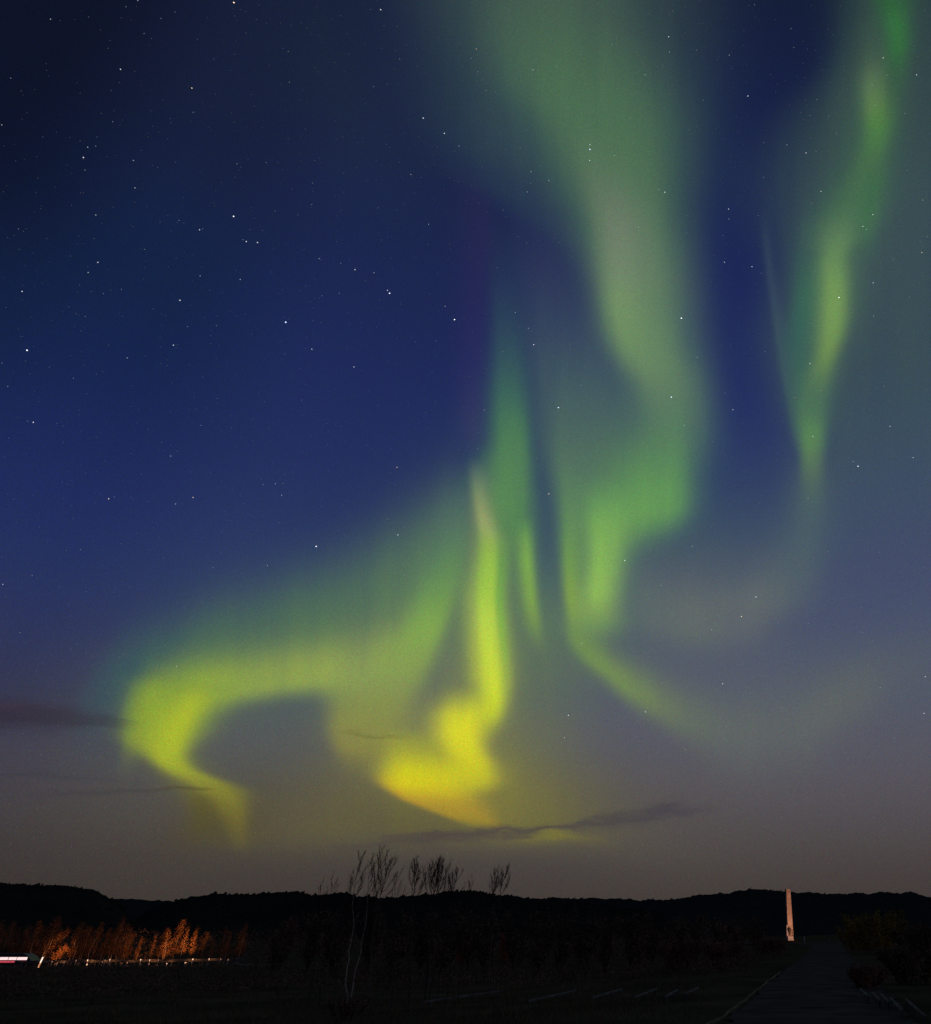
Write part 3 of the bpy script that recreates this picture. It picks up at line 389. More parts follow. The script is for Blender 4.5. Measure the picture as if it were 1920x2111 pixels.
def thing(name, label, cat, loc, rz=0.0, group=None):
    o = bpy.data.objects.new(name, None)
    o.empty_display_size = 0.3
    S.collection.objects.link(o)
    o.location = loc
    o.rotation_euler = (0, 0, rz)
    return tag(o, label, cat, group)


def structure(name, bm, m, smooth=True):
    o = link_mesh(name, bm, m, smooth=smooth)
    o['kind'] = 'structure'
    return o


def copy_tree(o, parent=None):
    c = o.copy()
    S.collection.objects.link(c)
    if parent:
        c.parent = parent
    for ch in o.children:
        copy_tree(ch, c)
    return c


def box(bm, cx, cy, cz, sx, sy, sz, top=1.0, bevel=0.0):
    """box standing on cz, its top scaled by `top`"""
    vs = []
    for z, k in ((cz, 1.0), (cz + sz, top)):
        for a, b in ((-1, -1), (1, -1), (1, 1), (-1, 1)):
            vs.append(bm.verts.new((cx + a * sx / 2 * k, cy + b * sy / 2 * k, z)))
    fs = [bm.faces.new([vs[i] for i in q]) for q in ((3, 2, 1, 0), (4, 5, 6, 7), (0, 1, 5, 4), (1, 2, 6, 5), (2, 3, 7, 6), (3, 0, 4, 7))]
    if bevel:
        es = set(e for f in fs for e in f.edges)
        bmesh.ops.bevel(bm, geom=list(es), offset=bevel, segments=2, affect='EDGES', profile=0.5)


def tube(bm, pts, radii, sides=5, mi=0, cap=True):
    rings = []
    n = len(pts)
    ref = Vector((0.31, 0.87, 0.2)).normalized()
    for i in range(n):
        d = (pts[min(i + 1, n - 1)] - pts[max(i - 1, 0)])
        d = d.normalized() if d.length > 1e-9 else Vector((0, 0, 1))
        a = d.cross(ref)
        if a.length < 1e-3:
            a = d.cross(Vector((1, 0, 0)))
        a.normalize()
        b = d.cross(a)
        rings.append([bm.verts.new(pts[i] + (a * math.cos(2 * math.pi * k / sides) + b * math.sin(2 * math.pi * k / sides)) * radii[i]) for k in range(sides)])
    for r0, r1 in zip(rings, rings[1:]):
        for k in range(sides):
            f = bm.faces.new((r0[k], r0[(k + 1) % sides], r1[(k + 1) % sides], r1[k]))
            f.material_index = mi
            f.smooth = True
    if cap and sides >= 3:
        bm.faces.new(rings[0][::-1]).material_index = mi
        bm.faces.new(rings[-1]).material_index = mi


def leaf(bm, p, size, mi, rg):
    a = Vector((rg.uniform(-1, 1), rg.uniform(-1, 1), rg.uniform(-1, 1))).normalized()
    b = a.cross(Vector((rg.uniform(-1, 1), rg.uniform(-1, 1), rg.uniform(-1, 1)))).normalized()
    vs = [bm.verts.new(p + a * size * 0.6), bm.verts.new(p + b * size * 0.38), bm.verts.new(p - a * size * 0.6), bm.verts.new(p - b * size * 0.38)]
    bm.faces.new(vs).material_index = mi


def along(path, t):
    f = t * (len(path) - 1)
    i = min(int(f), len(path) - 2)
    return path[i].lerp(path[i + 1], f - i)


def grow_tree(rg, stems, r0, crown_from, branches, reach, rise, twigs, leaves, leaf_size, sides=6, twig_sides=3, leaf_spread=0.12, twig_r=0.004, wide=1.0):
    """trunk and crown meshes of a tree whose stems follow the given paths; branches sweep upwards"""
    tb, cb = bmesh.new(), bmesh.new()
    for si, path in enumerate(stems):
        H = (path[-1] - path[0]).length
        n = 12
        pts = [along(path, i / n) for i in range(n + 1)]
        wob = [Vector((rg.gauss(0, 1), rg.gauss(0, 1), 0)) * H * 0.004 for _ in pts]
        pts = [p + w * (0 if i == 0 else 1) for i, (p, w) in enumerate(zip(pts, wob))]
        rs = r0 * (0.85 if si else 1.0)
        rad = [rs * (1 - i / n) ** 0.8 * 0.9 + rs * 0.1 for i in range(n + 1)]
        tube(tb, pts, rad, sides)
        for b in range(branches):
            t = crown_from + (0.97 - crown_from) * (b + rg.random()) / branches
            p = along(pts, t)
            az_ = rg.uniform(0, 2 * math.pi)
            u = (t - crown_from) / (1 - crown_from)
            L = reach * H * (1.0 - 0.72 * u) * rg.uniform(0.6, 1.15)
            out = Vector((math.cos(az_), math.sin(az_), 0))
            ang = math.radians(min(75, rg.uniform(28, 58) * (1 - 0.45 * u) * wide))
            d = (out * math.sin(ang) + Vector((0, 0, 1)) * math.cos(ang))
            q = [p.copy()]
            for k in range(5):
                d = (d + Vector((rg.gauss(0, .12), rg.gauss(0, .12), rise + rg.gauss(0, .08)))).normalized()
                q.append(q[-1] + d * L / 5)
            br = max(twig_r * 1.3, rs * (1 - t) * 0.5)
            tube(cb, q, [br * (1 - k / 6) + twig_r * 0.5 for k in range(6)], 4, 0, False)
            for w in range(twigs):
                tt = rg.uniform(0.2, 1.0)
                s0 = along(q, tt)
                dd = (along(q, min(1, tt + .1)) - along(q, max(0, tt - .1))).normalized()
                dd = (dd + Vector((rg.gauss(0, .42), rg.gauss(0, .42), rg.gauss(0.1, .3)))).normalized()
                l2 = L * rg.uniform(0.14, 0.36)
                q2 = [s0, s0 + dd * l2 * .5 + Vector((0, 0, rise * l2 * .1)), s0 + dd * l2 + Vector((0, 0, rise * l2 * .4))]
                tube(cb, q2, [twig_r, twig_r * .8, twig_r * .5], twig_sides, 0, False)
                for _ in range(leaves):
                    leaf(cb, along(q2, rg.random()) + Vector((rg.gauss(0, 1), rg.gauss(0, 1), rg.gauss(0, 1))) * leaf_spread, leaf_size * rg.uniform(.6, 1.3), 1, rg)
    return tb, cb


# ------------------------------------------------------------------ stars, far beyond everything
STAR_DIST = 90000.0
star_mats = []
TINT = [(0.92, 0.95, 1.0), (0.62, 0.72, 1.0), (1.0, 0.74, 0.5)]
LEVEL = [0.08, 0.15, 0.27, 0.5, 0.8]
for c in TINT:
    for lv in LEVEL:
        m = bpy.data.materials.new('starlight')
        m.use_nodes = True
        m.node_tree.nodes.clear()
        N = Nodes(m.node_tree)
        em, ou = N.new('ShaderNodeEmission'), N.new('ShaderNodeOutputMaterial')
        em.inputs[0].default_value = (*c, 1)
        em.inputs[1].default_value = lv
        tr, ad = N.new('ShaderNodeBsdfTransparent'), N.new('ShaderNodeAddShader')
        N.link(em.outputs[0], ad.inputs[0])
        N.link(tr.outputs[0], ad.inputs[1])
        N.link(ad.outputs[0], ou.inputs[0])     # starlight adds to the sky glow in front of it
        m.cycles.emission_sampling = 'NONE'
        star_mats.append(m)
sb = bmesh.new()


def star(a, e, radius_deg, mi):
    a, e = R(a), R(e)
    p = Vector((math.cos(e) * math.sin(a), math.cos(e) * math.cos(a), math.sin(e))) * STAR_DIST
    p.z += EYE
    r = STAR_DIST * R(radius_deg)
    v = [sb.verts.new(p + Vector(d) * r) for d in ((1, 0, 0), (0, 1, 0), (-1, 0, 0), (0, -1, 0), (0, 0, 1), (0, 0, -1))]
    for k in range(4):
        sb.faces.new((v[k], v[(k + 1) % 4], v[4])).material_index = mi
        sb.faces.new((v[(k + 1) % 4], v[k], v[5])).material_index = mi


PIX = 0.0322                                # degrees
for a, e, b, c in STARS:
    lv = 0 if b < 1.8 else 1 if b < 2.8 else 2 if b < 4 else 3 if b < 6.5 else 4
    star(a, e, PIX * (0.42 + 0.14 * b), c * 5 + lv)
for _ in range(4200):                       # the faint background of stars
    star(rng.uniform(-62, 32), math.degrees(math.asin(rng.uniform(0.07, 0.9))), PIX * rng.uniform(0.36, 0.62), rng.choice((0, 0, 5, 10)))
so = link_mesh('stars', sb, star_mats)
so['kind'] = 'stuff'
so['label'] = 'small white and bluish stars scattered over the night sky'
so['category'] = 'stars'

# ------------------------------------------------------------------ land
def sstep(a, b, v):
    t = min(1.0, max(0.0, (v - a) / (b - a)))
    return t * t * (3 - 2 * t)


PATH_SLOPE = 0.1500                        # the path runs a little to the right of the view
def path_mid(y):
    return -0.28 + PATH_SLOPE * y


def ground_z(x, y):
    """height of the land: level along the path, falling away to the valley on the left"""
    d = math.hypot(x, y)
    left = path_mid(y) - x
    fall = 0.0150 * max(0.0, min(d, 170.0) - 4.0) * sstep(2.5, 16.0, left)
    fall *= 1.0 - sstep(120.0, 175.0, y) * (1.0 - sstep(20.0, 45.0, left))
    bumps = 0.05 * math.sin(0.9 * x + 0.3 * y) * math.sin(0.37 * y - 0.5 * x) * sstep(2.2, 5.0, abs(left))
    return -fall + bumps


M_ground = mat('tundra turf', (0.16, 0.118, 0.058), (0.06, 0.048, 0.026), 0.3, 1.0, bump=0.6, spec=0.0)
M_path = mat('worn asphalt', (0.175, 0.142, 0.098), (0.085, 0.07, 0.05), 0.9, 1.0, bump=0.8, spec=0.0, detail=9.0)
M_kerb = mat('pale kerb stone', (0.24, 0.19, 0.07), (0.07, 0.055, 0.02), 0.9, 0.9, bump=0.4)
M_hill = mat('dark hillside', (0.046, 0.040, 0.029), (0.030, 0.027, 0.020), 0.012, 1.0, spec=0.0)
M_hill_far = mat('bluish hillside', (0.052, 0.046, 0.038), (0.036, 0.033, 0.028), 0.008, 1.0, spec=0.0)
M_forest = mat('hill forest', (0.050, 0.043, 0.030), (0.028, 0.025, 0.018), 0.02, 1.0, spec=0.0)

gb = bmesh.new()
radii = [0.0, 1.5]
while radii[-1] < 14000:
    radii.append(radii[-1] * 1.075 + 0.12)
NA = 300
# finer in front
angs = []
a = -180.0
while a < 180 - 1e-6:
    angs.append(a)
    a += 0.75 if -48 <= a < 26 else 4.0
rings = []
for r in radii:
    if r == 0:
        rings.append([gb.verts.new((0, 0, ground_z(0, 0)))])
        continue
    rings.append([gb.verts.new((r * math.sin(R(t)), r * math.cos(R(t)), ground_z(r * math.sin(R(t)), r * math.cos(R(t))))) for t in angs])
for k in range(len(angs)):
    k2 = (k + 1) % len(angs)
    gb.faces.new((rings[0][0], rings[1][k2], rings[1][k]))
    for r0, r1 in zip(rings[1:], rings[2:]):
        gb.faces.new((r0[k], r0[k2], r1[k2], r1[k]))
bmesh.ops.recalc_face_normals(gb, faces=gb.faces)
structure('ground', gb, M_ground)


def ribbon(bm, rows, lift):
    prev = None
    for row in rows:
        cur = [bm.verts.new((x, y, ground_z(x, y) + lift)) for x, y in row]
        if prev:
            for i in range(len(cur) - 1):
                bm.faces.new((prev[i], prev[i + 1], cur[i + 1], cur[i]))
        prev = cur


pb = bmesh.new()
rows = []
y = -12.0
jl = jr = 0.0
while y < 176:
    half = 2.1 + 3.6 * sstep(140, 172, y)
    mid = path_mid(y)
    jl = 0.6 * jl + rng.gauss(0, 0.07)
    jr = 0.6 * jr + rng.gauss(0, 0.10)
    rows.append([(mid + half * k / 4 + (jl if k == -4 else jr if k == 4 else 0.0), y) for k in range(-4, 5)])
    y += 0.35 if y < 70 else 1.2
ribbon(pb, rows, 0.035)
structure('path', pb, M_path)
qb = bmesh.new()
ribbon(qb, [[(path_mid(178) - 17 + 3.4 * k, y) for k in range(0, 11)] for y in (171, 176, 181, 186, 191, 196)], 0.06)
structure('square', qb, M_path)

# low kerb of pale stone along the left edge of the path, the grass creeping over it
kb = bmesh.new()
prev = None
y = 13.0
while y < 46:
    x = path_mid(y) - 2.24 - 0.5 * sstep(22, 14, y) + 0.012 * math.sin(y * 0.8)
    h = 0.05 + 0.02 * math.sin(y * 1.7) * math.sin(y * 0.61 + 1)
    w = 0.036
    z = ground_z(x, y)
    ring = [kb.verts.new((x + dx, y, z + dz)) for dx, dz in ((-w, -.05), (-w, h), (-w * .6, h + .012), (w * .6, h + .012), (w, h), (w, -.05))]
    if prev:
        for k in range(5):
            kb.faces.new((prev[k], prev[k + 1], ring[k + 1], ring[k]))
    prev = ring
    y += 0.45
bmesh.ops.recalc_face_normals(kb, faces=kb.faces)
structure('kerb', kb, M_kerb, smooth=False)


def hill(name, prof, dist, depth, base, m, rough):
    """a ridge seen at the given azimuths and elevations, standing at `dist` metres"""
    bm = bmesh.new()
    a0, a1 = prof[0][0], prof[-1][0]
    n = int((a1 - a0) / 0.16)
    hs = []
    rg = random.Random(len(name) * 7)
    nz = [rg.gauss(0, 1) for _ in range(n + 1)]
    nz2 = [rg.gauss(0, 1) for _ in range(n // 4 + 3)]
    xs, ys = [p[0] for p in prof], [p[1] for p in prof]
    for i in range(n + 1):
        a = a0 + (a1 - a0) * i / n
        h = EYE + dist * math.tan(R(pchip(xs, ys, a)))
        k = i / 4
        j = int(k)
        h += rough * (0.5 * nz[i] + 0.9 * (nz2[j] * (1 - k + j) + nz2[j + 1] * (k - j)))
        hs.append((a, h))
    prev = None
    for u in (-1.0, -0.8, -0.6, -0.42, -0.27, -0.14, -0.05, 0.0, 0.06, 0.2, 0.5, 1.0):
        row = []
        prof_u = (1 - abs(u)) ** 1.15 if u < 0 else (1 - u)
        for a, h in hs:
            edge = sstep(0, 2.0, a - a0) * sstep(0, 2.0, a1 - a)
            r = dist + depth * u
            z = base + (h - base) * prof_u * (0.25 + 0.75 * edge)
            row.append(bm.verts.new((r * math.sin(R(a)), r * math.cos(R(a)), z - (6 if abs(u) == 1 else 0))))
        if prev:
            for i in range(len(row) - 1):
                bm.faces.new((prev[i], prev[i + 1], row[i + 1], row[i]))
        prev = row
    bmesh.ops.recalc_face_normals(bm, faces=bm.faces)
    structure(name, bm, m)
    return hs, dist, depth, base


ridges = [
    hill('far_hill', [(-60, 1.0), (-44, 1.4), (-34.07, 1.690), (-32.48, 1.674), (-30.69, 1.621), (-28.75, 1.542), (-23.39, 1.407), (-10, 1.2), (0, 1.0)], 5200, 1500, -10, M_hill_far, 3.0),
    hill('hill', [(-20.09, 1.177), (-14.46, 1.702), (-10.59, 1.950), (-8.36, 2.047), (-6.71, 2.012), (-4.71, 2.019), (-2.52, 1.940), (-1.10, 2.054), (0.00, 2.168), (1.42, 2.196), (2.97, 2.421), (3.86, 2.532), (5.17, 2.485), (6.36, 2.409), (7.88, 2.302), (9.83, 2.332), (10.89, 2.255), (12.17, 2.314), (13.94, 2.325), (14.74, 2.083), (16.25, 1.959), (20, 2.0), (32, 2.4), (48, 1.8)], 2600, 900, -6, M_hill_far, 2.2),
    hill('hill', [(-75, 1.8), (-58, 2.6), (-40.69, 2.284), (-38.41, 2.293), (-37.57, 2.285), (-36.56, 2.269), (-35.53, 2.252), (-34.77, 2.132), (-34.19, 2.017), (-33.83, 1.813), (-33.57, 1.677), (-32.65, 1.338), (-31.15, 0.834)], 1500, 500, -6, M_hill, 1.0),
    hill('hill', [(-33.10, 0.584), (-31.71, 1.209), (-31.27, 1.358), (-30.66, 1.488), (-29.90, 1.720), (-29.69, 1.834), (-29.09, 1.858), (-28.27, 1.997), (-27.41, 2.001), (-26.57, 2.066), (-25.22, 2.154), (-24.43, 2.233), (-23.54, 2.131), (-21.65, 2.160), (-20.65, 1.962), (-19.98, 1.931), (-18.73, 2.026), (-17.34, 2.097), (-16.74, 2.158), (-15.74, 2.306), (-14.73, 2.400), (-13.89, 2.408), (-12.82, 2.225), (-11.54, 2.083), (-10.59, 2.006), (-8.43, 1.851), (-4.07, 1.473), (-0.31, 0.975)], 1100, 420, -5, M_hill, 0.8),
]

# woodland that covers the hills, far too much of it to count
fb = bmesh.new()
for hs, dist, depth, base in ridges[1:]:
    for _ in range(2600 if dist < 2000 else 1500):
        i = rng.randrange(len(hs) - 1)
        a, h = hs[i]
        a += rng.uniform(0, 0.16)
        edge = sstep(0, 2.0, a - hs[0][0]) * sstep(0, 2.0, hs[-1][0] - a)
        u = -rng.random() ** 1.6 * 0.9
        r = dist + depth * u
        z = base + (h - base) * (1 - abs(u)) ** 1.15 * (0.25 + 0.75 * edge)
        s = rng.uniform(1.2, 3.2) * (1.0 if dist < 2000 else 1.5)
        w = s * rng.uniform(0.35, 0.8)
        c = Vector((r * math.sin(R(a)), r * math.cos(R(a)), z - 0.6))
        ph = rng.random() * 6
        ring = [fb.verts.new(c + Vector((w * math.cos(ph + k * 1.2566), w * math.sin(ph + k * 1.2566), s * rng.uniform(0.25, 0.5)))) for k in range(5)]
        tp, lo = fb.verts.new(c + Vector((rng.gauss(0, w * .2), 0, s))), fb.verts.new(c - Vector((0, 0, 1)))
        for k in range(5):
            fb.faces.new((ring[k], ring[(k + 1) % 5], tp))
            fb.faces.new((ring[(k + 1) % 5], ring[k], lo))
fo = link_mesh('forest', fb, M_forest, smooth=True)
fo['kind'] = 'stuff'
fo['label'] = 'dark low woodland covering the hills on the skyline'
fo['category'] = 'forest'

# long dry grass on the near ground
M_grass = mat('dry grass', (0.27, 0.19, 0.09), (0.09, 0.07, 0.034), 0.25, 1.0, spec=0.0)
tb = bmesh.new()
for _ in range(26000):
    d = 15 + 60 * rng.random() ** 1.8
    t = R(rng.uniform(-42, 20))
    x, y = d * math.sin(t), d * math.cos(t)
    off = abs(x - path_mid(y))
    if off < 2.45:
        continue
    h = rng.uniform(0.08, 0.34) * (0.45 + 0.55 * sstep(2.4, 6.0, off))
    w = rng.uniform(0.006, 0.016)
    z = ground_z(x, y) - 0.02
    bx, by = rng.gauss(0, .3) * h, rng.gauss(0, .3) * h
    c, s_ = math.cos(rng.random() * 3.14) * w, 0.3 * w
    v = [tb.verts.new((x - c, y - s_, z)), tb.verts.new((x + c, y + s_, z)), tb.verts.new((x + c * .6 + bx * .4, y + by * .4, z + h * .6)), tb.verts.new((x + bx, y + by, z + h))]
    tb.faces.new((v[0], v[1], v[2]))
    tb.faces.new((v[0], v[2], v[3]))
go = link_mesh('grass', tb, M_grass)
go['kind'] = 'stuff'
go['label'] = 'dry uncut grass on either side of the path'
go['category'] = 'grass'

# ------------------------------------------------------------------ monument on its square
M_stele = mat('rough pink granite', (0.48, 0.35, 0.28), (0.27, 0.185, 0.145), 1.3, 0.8, bump=0.25)
M_stone = mat('grey pedestal stone', (0.42, 0.36, 0.34), (0.32, 0.27, 0.25), 4.0, 0.8, bump=0.2)
M_bronze = mat('dark bronze', (0.055, 0.036, 0.026), (0.03, 0.02, 0.016), 6.0, 0.45, metal=0.6)
M_dark = mat('shade-dark steps', (0.014, 0.012, 0.011), (0.008, 0.008, 0.007), 2.0, 1.0, spec=0.0)  # near-black puts the shade at the stele's foot into the colour
M_steel = mat('grey steel', (0.30, 0.30, 0.30), (0.22, 0.22, 0.22), 8.0, 0.5, metal=0.7)
M_lens = mat('lit lamp glass', (0.9, 0.8, 0.6), None, 3, 0.3, emit=(1.0, 0.62, 0.3), strength=1.2)

MX, MY = 21.13, 197.00
MZ = ground_z(MX, MY)
K = MY / 1637.0                            # size of one photographed unit at the monument
mon = thing('monument', 'tall tapering pink granite stele, floodlit orange, standing at the end of the path', 'monument', (MX, MY, MZ - 0.02), R(16))
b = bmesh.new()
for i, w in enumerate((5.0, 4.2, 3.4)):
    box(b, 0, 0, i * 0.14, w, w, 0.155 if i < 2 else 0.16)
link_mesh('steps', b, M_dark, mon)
b = bmesh.new()
levels = [(0.44, 1.30, 1.0), (1.6, 1.22, 0.95), (3.2, 1.16, 0.92), (6.4, 1.10, 0.88), (8.6, 1.04, 0.85), (10.55, 1.0, 0.82)]
prev = None
for z, sx, sy in levels:
    ring = [b.verts.new((sx / 2 * p, sy / 2 * q, z)) for p, q in ((-1, -1), (1, -1), (1, 1), (-1, 1))]
    if prev:
        for k in range(4):
            b.faces.new((prev[k], prev[(k + 1) % 4], ring[(k + 1) % 4], ring[k]))
    else:
        b.faces.new(ring[::-1])
    prev = ring
prev[0].co.z += 0.1
prev[3].co.z += 0.1
b.faces.new(prev)
bmesh.ops.bevel(b, geom=[e for e in b.edges if abs((e.verts[0].co - e.verts[1].co).z) > 0.5], offset=0.04, segments=2, affect='EDGES')
link_mesh('shaft', b, M_stele, mon)
b = bmesh.new()
box(b, -0.42, -0.98, 0.44, 1.3, 0.85, 0.85, 0.95, 0.04)
link_mesh('pedestal', b, M_stone, mon)
b = bmesh.new()
box(b, -0.72, -0.2, 0.44, 0.46, 0.8, 3.0, 0.62, 0.05)
link_mesh('buttress', b, M_stone, mon)
b = bmesh.new()
for i in range(4):
    box(b, 0.38, -0.53 + 0.012 * i, 0.8 + i * 0.5, 0.42 - 0.05 * i, 0.12, 0.34, 0.9, 0.02)
link_mesh('relief', b, M_bronze, mon)


def figure(name, parent, loc, rz, m, s=1.0):
    """standing soldier in a long coat, skinned from joints"""
    J = [(0, 0, 1.0), (0, 0, 1.25), (0, 0, 1.45), (0, 0, 1.56), (0, 0, 1.68), (0, 0.01, 1.78),
         (0.2, 0, 1.42), (0.27, 0.02, 1.15), (0.25, -0.12, 0.93), (-0.2, 0, 1.42), (-0.27, 0, 1.16), (-0.16, -0.22, 1.15),
         (0.1, 0, 0.92), (0.12, -0.02, 0.5), (0.12, 0, 0.08), (0.12, -0.14, 0.04), (-0.1, 0, 0.92), (-0.11, -0.06, 0.5), (-0.12, 0.02, 0.08), (-0.12, -0.12, 0.04)]
    E = [(0, 1), (1, 2), (2, 3), (3, 4), (4, 5), (2, 6), (6, 7), (7, 8), (2, 9), (9, 10), (10, 11), (0, 12), (12, 13), (13, 14), (14, 15), (0, 16), (16, 17), (17, 18), (18, 19)]
    rad = [.17, .17, .18, .07, .11, .09, .085, .06, .045, .085, .06, .045, .11, .085, .055, .045, .11, .085, .055, .045]
    me = bpy.data.meshes.new(name)
    me.from_pydata([Vector(j) * s for j in J], E, [])
    me.materials.append(m)
    o = bpy.data.objects.new(name, me)
    S.collection.objects.link(o)
    o.parent = parent
    o.location = loc
    o.rotation_euler = (0, 0, rz)
    sk = o.modifiers.new('skin', 'SKIN')
    for v, r_ in zip(me.skin_vertices[0].data, rad):
        v.radius = (r_ * s, r_ * s)
    me.skin_vertices[0].data[0].use_root = True
    o.modifiers.new('smooth', 'SUBSURF').levels = 1
    return o


figure('statue', mon, (-0.36, -0.95, 1.28), 0.1, M_bronze, 1.05)


def floodlight(label, x, y, target, power, size, color, cone):
    z = ground_z(x, y)
    t = thing('floodlight', label, 'floodlight', (x, y, z))
    d = Vector(target) - Vector((x, y, z + 0.45))
    yaw = math.atan2(d.x, d.y)
    t.rotation_euler = (0, 0, -yaw)
    b = bmesh.new()
    box(b, 0, 0, 0, 0.3, 0.3, 0.05)
    tube(b, [Vector((0, 0, 0.05)), Vector((0, 0, 0.3))], [0.03, 0.03], 8)
    link_mesh('bracket', b, M_steel, t)
    pitch = math.atan2(d.z, math.hypot(d.x, d.y))
    b = bmesh.new()
    box(b, 0, 0, -0.13, 0.42, 0.2, 0.26, 1.0, 0.015)
    bmesh.ops.rotate(b, verts=b.verts, cent=(0, 0, 0), matrix=Matrix.Rotation(pitch, 3, 'X'))
    h = link_mesh('lamp_housing', b, M_steel, t, loc=(0, 0, 0.45))
    b = bmesh.new()
    box(b, 0, 0.106, -0.11, 0.38, 0.008, 0.22)
    bmesh.ops.rotate(b, verts=b.verts, cent=(0, 0, 0), matrix=Matrix.Rotation(pitch, 3, 'X'))
    link_mesh('lens', b, M_lens, h)
    ld = bpy.data.lights.new('floodlight_beam', 'SPOT')
    ld.energy = power
    ld.color = color
    ld.spot_size = R(cone)
    ld.spot_blend = 0.6
    ld.shadow_soft_size = size
    lo = bpy.data.objects.new('floodlight_beam', ld)
    S.collection.objects.link(lo)
    lo.parent = h
    dl = Vector((0, math.cos(pitch), math.sin(pitch)))
    lo.location = dl * 0.16
    lo.rotation_euler = dl.to_track_quat('-Z', 'Y').to_euler()
    return t


floodlight('small grey floodlight low in the grass right of the path, aimed at the stele', MX + 6.5, MY - 13.5, (MX, MY, MZ + 6.2), 9000, 0.15, (1.0, 0.50, 0.30), 52)

# small pale posts near the square
M_white = mat('weathered white paint', (0.55, 0.50, 0.46), (0.40, 0.36, 0.33), 6, 0.7)


def white_post(label, x, y, w, h, lean):
    z = ground_z(x, y)
    t = thing('white_post', label, 'post', (x, y, z))
    b = bmesh.new()
    box(b, 0, 0, -0.1, w, w, h, 0.9, 0.012)
    box(b, 0, 0, h - 0.1, w * 1.02, w * 1.02, w * 0.25, 0.3)
    link_mesh('shaft', b, M_white, t)
    b = bmesh.new()
    box(b, 0, 0, -0.05, w * 1.7, w * 1.7, 0.16, 0.9, 0.01)
    link_mesh('footing', b, M_dark, t)
    t.rotation_euler = (0, lean, 0)
    return t


white_post('tall thin white post leaning behind the yellow bush on the right', 33.72, 150.00, 0.3, 2.6, R(-3))
white_post('short thin pale post just right of the stele', 22.86, 186.00, 0.2, 1.3, R(1))
white_post('small pale post at the far right beyond the dark scrub', 39.42, 160.00, 0.2, 1.4, R(-1))

# ------------------------------------------------------------------ low rails in the grass
M_rail = mat('weathered pale timber', (0.22, 0.20, 0.16), (0.06, 0.055, 0.045), 1.1, 0.9, bump=0.3)


def low_rail(label, p0, p1, group):
    (x0, y0), (x1, y1) = p0, p1
    xm, ym = (x0 + x1) / 2, (y0 + y1) / 2
    z = ground_z(xm, ym)
    t = thing('low_rail', label, 'rail', (xm, ym, z), 0, group)
    d = Vector((x1 - x0, y1 - y0, ground_z(x1, y1) - ground_z(x0, y0)))
    L = d.length
    b = bmesh.new()
    box(b, 0, 0, -0.03, 0.06, L, 0.055, 1.0, 0.01)
    q = d.to_track_quat('Y', 'Z').to_matrix()
    bmesh.ops.rotate(b, verts=b.verts, cent=(0, 0, 0), matrix=q)
    link_mesh('beam', b, M_rail, t, loc=(0, 0, 0.2))
    for k in (-0.42, 0.0, 0.42):
        b = bmesh.new()
        px, py = d.x * k, d.y * k
        pz = ground_z(xm + px, ym + py) - z
        box(b, px, py, pz - 0.15, 0.05, 0.05, 0.31 + d.z * k - pz, 1.0, 0.006)
        link_mesh('post', b, M_rail, t)
    return t


GL, GR = 'pale low rails in the grass left of the path', 'pale low rails in the grass right of the path'
for lab, p0, p1 in (
        ('longest pale low rail, leftmost of the row in the grass left of the path', (-7.81, 26.86), (-7.05, 34.24)),
        ('pale low rail second from the left in the grass row, beside the longest one', (-4.37, 24.68), (-3.91, 30.70)),
        ('pale low rail third from the left in the grass row left of the path', (-2.73, 25.00), (-2.36, 30.37)),
        ('pale low rail fourth from the left in the grass row left of the path', (-1.63, 25.62), (-1.22, 30.80)),
        ('short pale low rail fifth from the left, among thin stalks', (-0.78, 25.74), (-0.52, 29.48)),
        ('short pale low rail nearest the path in the grass row on the left', (-0.25, 26.88), (0.16, 30.03))):
    low_rail(lab, p0, p1, GL)
for lab, p0, p1 in (
        ('nearest and longest pale low rail right of the path', (5.50, 24.05), (4.76, 19.22)),
        ('pale low rail second from the frame edge, right of the path', (5.19, 24.52), (4.62, 20.64)),
        ('pale low rail third from the frame edge, right of the path', (5.26, 25.97), (4.83, 23.04)),
        ('pale low rail fourth from the frame edge, right of the path', (5.13, 26.48), (4.75, 23.71)),
        ('farthest short pale low rail right of the path', (5.12, 28.33), (4.71, 25.00))):
    low_rail(lab, p0, p1, GR)

# ------------------------------------------------------------------ the road in the valley, with glows and beams added
M_road = mat('valley road asphalt', (0.06, 0.06, 0.062), (0.045, 0.045, 0.047), 1.0, 0.8)
RY0, RY1 = 126.0, 118.0                    # the road runs almost across the view
def road_y(x):
    return 122.0 + 0.02 * (x + 60)


rb = bmesh.new()
ribbon(rb, [[(x, road_y(x) + k) for k in (-3.2, -1.6, 0, 1.6, 3.2)] for x in range(-160, -47, 3)], 0.05)
structure('road', rb, M_road)

M_galv = mat('dull galvanised steel', (0.17, 0.15, 0.13), (0.10, 0.09, 0.08), 3, 0.7, metal=0.2)
x_left, x_right = -87.5, -58.0
gr = thing('guard_rail', 'long low steel guard rail along the valley road', 'guard rail', (x_left, road_y(x_left) - 3.9, ground_z(x_left, road_y(x_left) - 3.9)))
b = bmesh.new()
prev = None
nx = 60
for i in range(nx + 1):
    x = x_left + (x_right - x_left) * i / nx
    y_ = road_y(x) - 3.9
    z = ground_z(x, y_)
    ring = [b.verts.new(Vector((x, y_ + dy, z + dz)) - gr.location)
            for dy, dz in ((0, .48), (-.05, .54), (-.05, .6), (0, .64), (-.05, .68), (-.05, .74), (0, .8), (.03, .8), (.03, .48))]
    if prev:
        for k in range(9):
            b.faces.new((prev[k], prev[(k + 1) % 9], ring[(k + 1) % 9], ring[k]))
    prev = ring
bmesh.ops.recalc_face_normals(b, faces=b.faces)
link_mesh('beam', b, M_galv, gr)
